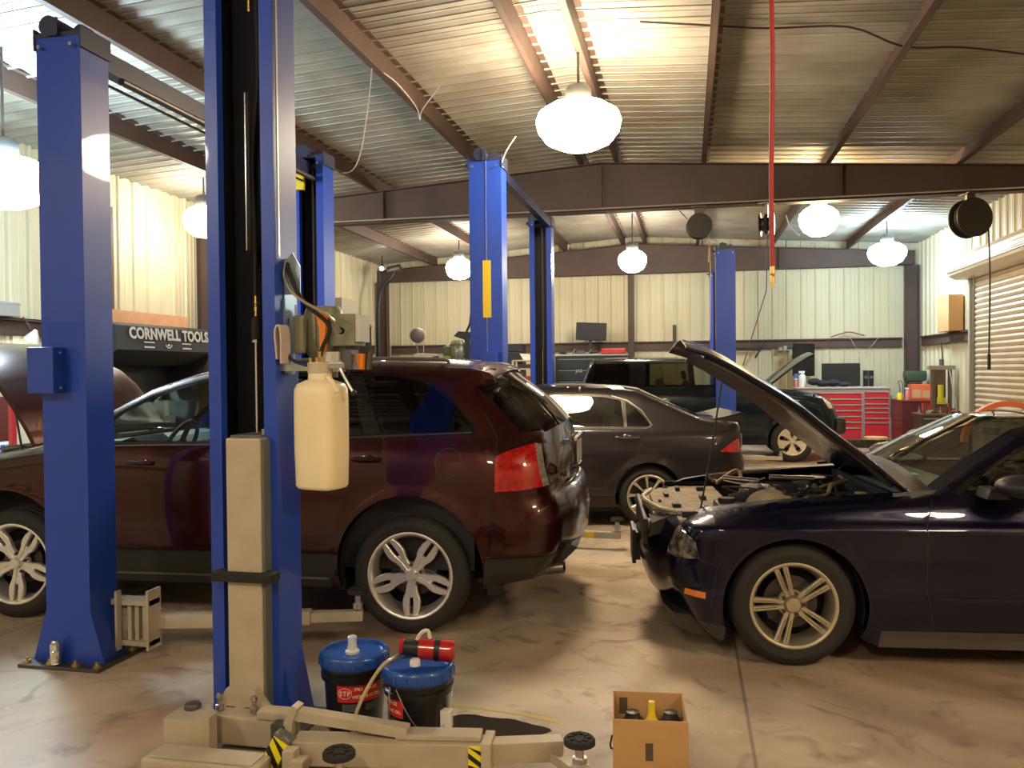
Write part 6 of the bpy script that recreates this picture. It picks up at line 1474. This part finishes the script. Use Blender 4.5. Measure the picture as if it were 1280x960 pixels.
for k in range(7):
    x = -2.85+k*.12; mb = MB()
    if k % 3 == 0: mb.cyl((0,0,.045),(.16,0,.05),.04,.03,n=12); mb.box(.02,.07,-.02,.02,.08,.12)
    elif k % 3 == 1: mb.box(-.08,.1,-.05,.05,0,.06+.02*k/3,bev=.012)
    else: mb.tube([(-.08,0,.015),(.05,.03,.02),(.12,-.02,.1)],.015,6)
    tag(mb.build('hand_tool', mat('tool_grey_%d' % (k % 3), ((.05,.05,.05),(.09,.085,.08),(.35,.33,.3))[k % 3], .4, .3), None, (x, 18.5+.1*(k % 2), 2.045)), 'small dark tool lying on the left end of the black tool chest', 'tool', 'tools on the black tool chest')

# ------------------------------------------------------------------ back right: red chest, screens, cans
root = empty('tool_chest', (3.16, 18.62, 0), 0, 'large red tool chest with two rows of drawers near the back right corner', 'tool chest')
RC = mat('chest_red', (.52,.022,.035), .33, 0, .4)
mb = MB(); mb.box(-.92,.92,-.38,.33,.17,1.24,bev=.008); mb.build('cabinet', mat('chest_grey_frame', (.30,.27,.26), .45, .3), root)
mb = MB(); mb.box(-.94,.94,-.40,.35,1.24,1.275,bev=.006); mb.build('worktop', mat('chest_top', (.50,.42,.38), .5), root)
PULL = mat('bright_pull', (.72,.70,.68), .25, .7)
for x0, x1, hs in ((-.89,.36,(.25,.12,.12,.12,.12,.12,.13)),(.42,.89,(.36,.09,.12,.09,.09,.12,.13))):
    z = .19
    for h_ in hs:
        mb = MB(); mb.box(x0,x1,-.395,-.381,z+.006,z+h_-.006,bev=.003); d = mb.build('drawer', RC, root)
        mb = MB(); mb.box(x0+.01,x1-.01,-.412,-.396,z+h_-.028,z+h_-.010); mb.build('drawer_pull', PULL, d); z += h_
mb = MB(); mb.box(.925,.97,-.3,.3,.6,1.1,bev=.004); mb.build('side_tray', MATS['chest_grey_frame'], root)
for a in (-.8,0,.8):
    mb = MB(); mb.cyl((a-.03,-.3,.085),(a+.03,-.3,.085),.085,n=14); mb.box(a-.05,a+.05,-.36,-.24,.15,.17); mb.build('caster', RUBBER, root)
root = empty('monitor', (3.2, 18.72, 1.275), 0, 'wide black monitor standing on the red tool chest', 'monitor')
mb = MB(); mb.box(-.385,.385,-.03,.03,.01,.50,bev=.01); mb.build('panel', SCR, root)
mb = MB(); mb.box(-.36,.36,-.033,-.031,.07,.485); mb.build('screen', MATS['screen_dark'], root)
for x, w in ((3.69,'left'),(3.80,'right')):
    root = empty('speaker', (x, 18.7, 1.275), 0, '%s one of two slim black speakers on the red tool chest' % w, 'speaker', 'slim speakers on the red chest')
    mb = MB(); mb.box(-.045,.045,-.05,.05,0,.34,bev=.006); mb.build('speaker_case', SCR, root)
    mb = MB(); mb.lathe([(.001,0),(.03,0),(.034,-.004)], (0,-.051,.2), 14, axis='y'); mb.build('cone', mat('cone_grey', (.1,.1,.1), .4), root)
root = empty('television', (2.50, 19.15, 1.5), math.radians(38), 'black television on a wall bracket, turned sideways behind the raised SUV bonnet', 'television')
mb = MB(); mb.box(-.30,.30,-.03,.03,0,.72,bev=.01); mb.build('panel', SCR, root)
mb = MB(); mb.box(-.28,.28,-.033,-.031,.03,.69); mb.build('screen', MATS['screen_dark'], root)
mb = MB(); mb.box(-.05,.05,.031,.30,.40,.46); mb.build('wall_bracket', DKSTEEL, root)
mb = MB(); mb.box(-.16,.16,-.08,.05,0,.02); mb.box(-.03,.05,-.05,.05,.02,.10,bev=.01); mb.box(-.12,-.05,-.06,.0,.02,.07)
tag(mb.build('wall_shelf', mat('shelf_grey', (.30,.29,.25), .5), None, (2.12, 19.38, 2.08)), 'small grey wall shelf left of the sideways television', 'shelf')
def spray(x, y, z, col, cap, label, h=.24, r=.035, nm='spray_bottle', cat='bottle'):
    root = empty(nm, (x,y,z), 0, label, cat)
    mb = MB(); mb.lathe([(.001,0),(r,0),(r,h*.65),(r*.8,h*.75),(r*.4,h*.8),(r*.4,h*.86)], n=16); mb.build('bottle_body', mat('bt_'+nm+str(round(x*10)), col, .4), root)
    mb = MB(); mb.box(-r*1.0,r*.7,-.012,.012,h*.86,h,bev=.004); mb.build('nozzle', mat('cap_'+str(round(x*10)), cap, .4), root)
spray(2.38, 18.45, 1.275, (.75,.73,.68), (.7,.7,.68), 'tall white spray bottle on the left end of the red tool chest', .34, .07)
spray(2.27, 18.5, 1.275, (.65,.2,.12), (.7,.65,.6), 'small orange-red bottle beside the white spray bottle', .18, .04)
mb = MB(); mb.box(-.05,.05,-.05,.05,0,.28,bev=.01); tag(mb.build('blue_can', mat('can_blue', (.08,.13,.3), .4), None, (2.30,18.75,1.277)), 'blue can at the left end of the red tool chest behind the SUV bonnet', 'can')
mb = MB(); mb.ball((-.12,0,.075),.17,.13,.075); mb.ball((.10,.03,.08),.15,.12,.08); mb.ball((.3,.0,.05),.14,.1,.05); mb.ball((-.30,-.05,.11),.14,.1,.08)
tag(mb.build('jacket', mat('dark_cloth', (.025,.026,.034), .85, bump=(30,.4)), None, (2.90,18.38,1.277)), 'crumpled dark cloth lying on the red tool chest beside the monitor', 'cloth')
# folding stool with round wooden top, in front of the red chest
root = empty('stool', (3.27, 15.7, 0), 0, 'round tan-topped stool on a single red post in front of the red chest', 'stool')
mb = MB(); mb.lathe([(.001,.44),(.19,.44),(.20,.425),(.20,.405),(.19,.395),(.001,.395)], n=28); mb.build('seat', mat('tan_seat', (.60,.42,.17), .6), root)
mb = MB(); mb.cyl((0,0,.05),(0,0,.395),.025,n=12); mb.cyl((0,0,.05),(0,0,.16),.04,n=12); mb.build('post', mat('dull_red_post', (.22,.06,.05), .5), root)
mb = MB(); [mb.box(-.20,.20,-.02,.02,.0,.05,M=Matrix.Rotation(a,4,'Z')) for a in (.5,2.07)]; mb.build('foot', DKSTEEL, root)

# red parts washer / cabinet and things round it
root = empty('cabinet', (4.40, 17.75, 0), 0, 'red and dark steel parts washer cabinet right of the red tool chest', 'cabinet')
mb = MB(); mb.box(-.32,.02,-.45,.45,.2,1.0,bev=.01); mb.build('side', mat('dark_maroon_metal', (.10,.02,.02), .4, 0, .3), root)
mb = MB(); mb.box(.021,.42,-.45,.45,.08,1.0,bev=.01); mb.build('front', RED, root)
mb = MB(); mb.box(-.33,.43,-.46,.46,1.0,1.03,bev=.004); mb.build('lid', mat('lid_dark_red', (.18,.03,.02), .5), root)
mb = MB(); mb.box(-.30,.0,-.40,.40,0,.2); mb.build('foot_frame', DKSTEEL, root)
mb = MB(); mb.box(-.18,.18,-.14,.14,0,.30,bev=.012); o = mb.build('crate', mat('crate_orange', (.72,.14,.05), .5), None, (4.53,17.85,1.03)); tag(o, 'bright orange plastic crate on the red parts washer', 'crate')
mb = MB(); mb.box(-.16,.0,-.145,-.141,.03,.2); mb.box(.02,.16,-.145,-.141,.03,.18); mb.build('crate_contents', mat('crate_tan', (.55,.32,.16), .6), o)
root = empty('grinder', (4.60, 18.5, 0), 0, 'green machine on a dark stand in the back right corner', 'machine')
mb = MB(); mb.box(-.18,.2,-.12,.12,1.38,1.60,bev=.04); mb.cyl((-.2,0,1.5),(.22,0,1.5),.10,n=16); mb.build('machine_head', mat('machine_green', (.045,.07,.045), .5), root)
mb = MB(); mb.box(-.12,.12,-.1,.1,0,1.38,bev=.01); mb.build('machine_stand', mat('stand_brown', (.07,.045,.03), .6), root)
spray(4.24, 17.55, 1.03, (.60,.18,.2), (.8,.8,.78), 'pink bottle with a white cap on the red parts washer', .24, .045)
mb = MB(); mb.lathe([(.001,0),(.05,0),(.05,.10),(.03,.14),(.001,.14)], (0,0,0), 14); tag(mb.build('yellow_funnel', YELLOW, None, (4.12,17.65,1.03)), 'small yellow container on the left corner of the red parts washer', 'container')
mb = MB(); mb.tube(bez([(-.0,0,0),(.03,0,.2),(.0,0,.36),(.08,.02,.34),(.09,.03,.1)],20),.008,6); tag(mb.build('hook_tool', DKSTEEL, None, (4.13,17.8,1.03)), 'thin dark hooked hose rising from the red parts washer', 'hose')
# black cart with clutter
root = empty('rolling_cart', (4.28, 15.55, 0), 0, 'dark cluttered rolling cart in front of the roller door post', 'cart')
mb = MB(); mb.box(-.36,.38,-.28,.28,.15,.84,bev=.01); mb.build('cabinet', mat('cart_dark', (.045,.045,.035), .45), root)
mb = MB(); mb.box(-.38,.40,-.30,.30,.84,.87,bev=.004); mb.build('tray_top', mat('tray_brown', (.13,.07,.05), .55), root)
mb = MB(); mb.box(-.34,.36,-.32,-.31,.78,.80); mb.build('handle', STEEL, root)
for a in (-.3,.3):
    mb = MB(); mb.cyl((a-.025,-.2,.075),(a+.025,-.2,.075),.075,n=12); mb.build('caster', RUBBER, root)
rr = random.Random(21)
for k in range(14):
    x, y = 3.96+.094*(k % 7), 15.38+.22*(k//7)+rr.uniform(-.02,.02); s = rr.uniform(.022,.036); mb = MB(); q = k % 4
    if q == 0: mb.lathe([(.001,0),(s,0),(s,.10),(s*.5,.13),(s*.5,.17),(.001,.17)], n=14)
    elif q == 1: mb.box(-s*1.5,s*1.5,-s,s,0,s*1.6,bev=.008)
    elif q == 2: mb.cyl((-s*2,0,s*.7),(s*2,.02,s*.8),s*.6,n=12); mb.box(-.02,.02,-.02,.02,s,s*2.2)
    else: mb.cyl((0,0,.0),(0,0,.05),s*.9,s*.7,n=14); mb.cyl((0,0,.05),(0,0,.12),s*.3,n=10)
    c = ((.30,.05,.04),(.4,.38,.33),(.10,.09,.08),(.34,.24,.12),(.05,.05,.045),(.2,.04,.03))[k % 6]
    tag(mb.build('engine_part', mat('clutter_%d' % (k % 6), c, .45, .3), None, (x,y,.871)), 'small engine part among the clutter on the dark rolling cart', 'part', 'engine parts on the dark cart')
# hydraulic press
root = empty('shop_press', (4.56, 16.75, 0), 0, 'upright shop press with yellow cylinder against the right wall', 'press')
mb = MB(); mb.box(-.10,-.04,-.06,.06,0,1.68); mb.box(.20,.24,-.06,.06,0,1.68)
mb.build('upright', mat('press_brown', (.12,.07,.055), .5), root)
mb = MB(); mb.box(-.16,.30,-.07,.07,1.62,1.70,bev=.006); mb.build('head_beam', mat('press_dull', (.28,.25,.2), .5), root)
mb = MB(); mb.box(-.045,.14,-.03,.03,.9,1.62); mb.build('back_plate', MATS['press_brown'], root)
mb = MB(); mb.cyl((.04,-.08,1.02),(.04,-.08,1.34),.05,n=16); mb.box(-.02,.12,-.12,-.04,.98,1.10,bev=.01); mb.build('ram', mat('press_yellow', (.55,.45,.03), .4), root)
mb = MB(); mb.tube([(.10,0,1.70),(.09,0,1.95),(.06,0,2.15)],.014,8); mb.cyl((.08,0,1.7),(.08,0,1.82),.04,n=10); mb.build('pump_lever', DKSTEEL, root)
mb = MB(); mb.tube([(.20,-.05,1.62),(.26,-.08,1.2),(.30,-.1,.9)],.012,6); mb.build('leaning_bar', STEEL, root)
mb = MB(); mb.box(-.2,.3,-.25,.25,0,.06); mb.box(-.15,.28,-.1,.1,.82,.9); mb.build('bed', MATS['press_brown'], root)
# orange hood of a machine behind the coupe
root = empty('floor_machine', (4.42, 13.3, 0), 0, 'machine with an orange curved hoop behind the blue coupe roof', 'machine')
mb = MB(); A = [math.radians(180-150*i/20) for i in range(21)]
vs = []; fs = []
for t in A:
    for r_, y in ((.62,-.06),(.62,.06),(.54,.06),(.54,-.06)): vs.append((r_*math.cos(t)+.15, y, .56+r_*.98*math.sin(t)))
for i in range(20):
    for j in range(4): fs.append((4*i+j, 4*i+(j+1) % 4, 4*i+4+(j+1) % 4, 4*i+4+j))
mb.add(vs, fs, False); mb.build('hoop', mat('hoop_orange', (.80,.20,.07), .5), root)
mb = MB(); mb.box(-.25,.42,-.25,.25,.05,.98,bev=.03); mb.build('body', mat('machine_grey', (.3,.28,.24), .5), root)
for a in (-.2,.35):
    mb = MB(); mb.cyl((a-.03,-.2,.05),(a+.03,-.2,.05),.05,n=12); mb.build('caster', RUBBER, root)
# white hose loop on the floor
mb = MB(); mb.tube(bez([(3.50,15.3,.015),(3.46,15.3,.10),(3.55,15.3,.38),(3.72,15.3,.56),(3.9,15.32,.62)],30),.012,8); mb.cyl((3.50,15.3,.015),(3.42,15.25,.02),.02,n=8)
tag(mb.build('air_hose', mat('hose_white', (.60,.57,.50), .5), None), 'pale arched hose reaching from the floor to the dark cart', 'hose')
# cardboard carton on the wall ledge
root = empty('carton', (XR-.16, 16.75, GZ), 0, 'tall brown carton standing on the right wall ledge beside the roller door', 'box')
mb = MB(); mb.box(-.13,.12,-.42,.28,0,.66,bev=.006); mb.build('carton', mat('carton_tan', (.48,.26,.11), .7), root)
# poles held on the back wall
root = empty('wall_bars', (1.2, 19.3, 2.14), 0, 'long black bars with crossed end hanging on the back wall girt', 'rack')
mb = MB(); mb.box(-.75,.50,-.02,.02,-.02,.02,M=Matrix.Rotation(.03,4,'Y')); mb.build('bar', BLACK, root)
mb = MB(); mb.box(-.02,.02,-.02,.02,-.24,.22,M=Matrix.Translation((.40,-.05,-.02)) @ Matrix.Rotation(.55,4,'Y')); mb.build('crossbar', BLACK, root)

# ------------------------------------------------------------------ overhead things
def reel(x, y, z, r, label, face=0, hose=None):
    root = empty('hose_reel', (x,y,z), face, label, 'hose reel')
    mb = MB(); mb.lathe([(.001,-.09),(r,-.09),(r,-.075),(r*.55,-.07),(r*.55,.07),(r,.075),(r,.09),(.001,.09)], (0,0,0), 28, axis='y'); mb.build('drum', mat('reel_dark', (.03,.025,.022), .5), root)
    mb = MB(); torus(mb, r*.75, r*.14, Matrix.Rotation(PI/2,4,'X'), 28, 8); mb.build('hose_coil', RUBBER, root)
    mb = MB(); mb.box(-.06,.06,-.02,.02,r*.3,3.9-z); mb.box(-.10,.10,-.1,.1,3.9-z-.02,3.9-z-.001); mb.build('hanger', DKSTEEL, root)
    return root
r1 = reel(.16, 11.62, 3.63, .17, 'dark round hose reel under the roof beam, above the farthest blue lift', .1)
mb = MB(); mb.tube(bez([(.12,-.05,-.05),(.13,-.06,-.3),(.12,-.06,-.5)],10),.010,6); mb.build('cord', mat('cord_orange_brown', (.40,.2,.1), .5), r1)
mb = MB(); mb.tube([(-.15,0,.1),(-.3,0,.26)],.008,6); mb.build('brace', DKSTEEL, r1)
r2 = reel(1.05, 11.62, 3.62, .16, 'dark hose reel seen edge-on beside the red hose', 1.35)
mb = MB(); mb.tube([(-.1,-.02,-.1),(-.06,.0,-.9),(-.12,.3,-1.9)],.007,6); mb.build('cord', mat('cord_dark', (.06,.05,.04), .5), r2)
mb = MB(); mb.tube(bez([(.0,-.25,.1),(.02,-.3,-.05),(.05,-.42,-.18)],8),.008,6); mb.build('loose_wire', WHITE, r2)
r3 = reel(3.56, 11.62, 3.58, .25, 'large dark hose reel with hanging rod beside the roller door', .35)
mb = MB(); mb.tube(bez([(.22,-.05,-.15),(.23,-.06,-.8),(.225,-.05,-1.75)],12),.010,6); mb.build('hanging_hose', BLACK, r3)
mb = MB(); mb.cyl((.225,-.05,-1.75),(.225,-.05,-1.95),.02,n=10); mb.build('hose_end', BLACK, r3)
root = empty('air_hose', (.395, 4.17, 0), 0, 'red air hose with brass end hanging straight down from the ceiling', 'hose')
hx, hy = .0, .0
mb = MB(); mb.tube(bez([(-.01,0,roof_z(.395)-.02),(.0,0,3.9),(.012,0,3.2),(.004,0,2.6),(.008,0,2.16)],20),.0115,10); mb.build('hose', mat('hose_red', (.42,.035,.03), .5), root)
mb = MB(); mb.lathe([(.001,2.06),(.007,2.06),(.007,2.085),(.011,2.087),(.011,2.115),(.008,2.12),(.012,2.13),(.012,2.165)], (.008,0,0), 8, smooth=False); mb.build('brass_coupling', BRASS, root)
# wires and conduits
def wire(pts, r, label, m, nm='hanging_wire', grp=None):
    mb = MB(); mb.tube(bez(pts, 30), r, 6); tag(mb.build(nm, m), label, 'wire', grp)
PALE = mat('wire_pale2', (.45,.42,.35), .5)
wire([(-2.83,7.2,4.47),(-2.86,7.18,4.14),(-2.92,7.17,3.77),(-2.97,7.15,3.59),(-3.03,7.14,3.52),(-3.10,7.13,3.51)], .005, 'thin pale wire dangling from the roof beam right of the tall nearest post', PALE)
wire([(-2.82,7.2,4.49),(-2.74,7.6,4.47),(-2.74,8.2,4.42),(-2.80,8.5,4.38),(-2.74,8.4,4.45),(-2.45,8.1,4.58)], .006, 'pale cable stapled along the roof beam above the middle lift', PALE)
wire([(-1.72,7.74,3.62),(-1.735,7.74,3.66),(-1.69,7.75,3.78),(-1.60,7.77,3.92)], .006, 'short pale wire curling up from the top of the yellow-striped column', PALE)
wire([(-.39,7.3,4.70),(.15,7.3,4.62),(.69,7.45,4.60),(1.35,7.5,4.57),(1.81,7.6,4.40),(2.34,7.9,4.46),(2.93,8.1,4.42),(3.45,8.2,4.33)], .009, 'dark cable strung across the ceiling at the right', mat('cable_dark', (.05,.045,.04), .6))
mb = MB(); mb.cyl((-7.3,11.53,3.925),(4.7,11.53,3.925),.012,n=8); tag(mb.build('conduit_pipe', mat('conduit_bright', (.5,.44,.36), .35, .6)), 'thin bright conduit running along the underside of the big roof beam', 'pipe')
wire([(2.6,19.36,2.3),(2.9,19.3,2.18),(3.1,19.36,2.33)], .007, 'reddish cord looping below the back wall girt above the wide monitor', mat('cord_red', (.25,.06,.04), .6))
wire([(3.5,19.36,2.34),(3.75,19.33,1.98),(4.1,19.36,2.34)], .006, 'thin cord sagging below the girt near the back right corner', PALE)
wire([(3.1,19.35,2.36),(3.35,19.33,2.44),(3.5,19.33,2.46),(3.8,19.33,2.38)], .014, 'reddish bundle of cord lying on the girt above the red chest', MATS['cord_red'])
wire([(.37,14.35,3.9),(.38,14.3,3.2),(.37,14.35,2.2)], .006, 'thin cord hanging left of the farthest blue column', PALE)
wire([(-6.2,18.9,3.3),(-6.2,18.95,2.8),(-6.2,18.9,2.1)], .006, 'thin pale cord hanging on the back wall near the left corner', PALE)
mb = MB(); mb.box(-.04,.04,-.02,.02,-.28,.28,bev=.004); tag(mb.build('wall_hook', mat('hook_dark', (.06,.045,.03), .6), None, (-.30,19.38,2.42)), 'short dark strap standing on the back wall girt above the dark SUV', 'strap')
# ------------------------------------------------------------------ lamps
def high_bay(x, y, z, col, power, label, grp='high-bay lamps under the roof', r=.28, drop=None):
    root = empty('high_bay_lamp', (x, y, z), 0, label, 'ceiling lamp', grp)
    top = roof_z(x)-z-.02
    em = mat('lamp_glow_%d_%d_%d' % (int(col[0]*99), int(col[1]*99), int(power)), (1,1,1), .4, emit=(*col, power))
    MB().lathe([(.001, -.25), (r*.42, -.24), (r*.76, -.18), (r*.95, -.08), (r, .0), (r*.93, .08), (r*.65, .15), (.11, .18)], n=24).build('diffuser', em, root)
    MB().lathe([(.111, .175), (.12, .19), (.12, .29), (.09, .33), (.03, .35), (.001, .35)], n=20).build('ballast_housing', mat('lamp_housing', (.12,.12,.12), .4, .6), root)
    MB().cyl((0,0,.34), (0,0,max(.4, top)), .012, n=8).build('hanging_rod', DKSTEEL, root)
    return root
WARM = (1, .79, .53); NEUT = (1, .88, .70); COOL = (.62, .86, 1.0)
K = 26
high_bay(-.96, 7.5, 3.93, WARM, K*.85, 'large glowing warm high-bay lamp hanging over the middle of the shop', r=.39)
high_bay(1.86, 12.6, 3.83, (1,.70,.36), K*.9, 'warm yellow high-bay lamp just beyond the roof beam, right of the red hose')
high_bay(3.66, 16.6, 3.83, COOL, K, 'cool bluish white high-bay lamp near the back right corner', r=.34)
high_bay(-1.05, 16.3, 3.83, NEUT, K*.9, 'small warm white lamp in front of the back wall, above the dark SUV')
high_bay(-4.62, 16.5, 3.83, NEUT, K*.9, 'lamp half hidden by the blue lift column with the yellow strip')
high_bay(-6.6, 10.4, 3.83, NEUT, K*.5, 'lamp above the black tool hutch, beside the tall blue column')
high_bay(-5.7, 6.0, 3.36, COOL, K, 'glaring cool white lamp at the left edge behind the blue column', r=.4)
high_bay(3.6, 1.2, 3.9, WARM, K, 'warm high-bay lamp above and behind the viewer on the right', r=.3)
high_bay(-1.0, -1.2, 3.9, WARM, K*.9, 'warm high-bay lamp behind the viewer near the middle', r=.3)
high_bay(-5.0, -.5, 3.9, NEUT, K*.9, 'high-bay lamp behind the viewer at the left', r=.3)
w = bpy.data.worlds.new('world'); scene.world = w; w.use_nodes = True
w.node_tree.nodes['Background'].inputs['Color'].default_value = (.05,.06,.08,1)
w.node_tree.nodes['Background'].inputs['Strength'].default_value = .3
scene.view_settings.view_transform = 'Standard'; scene.view_settings.look = 'None'
scene.view_settings.gamma = 1; scene.view_settings.use_curve_mapping = False
scene.view_settings.exposure = 2.05
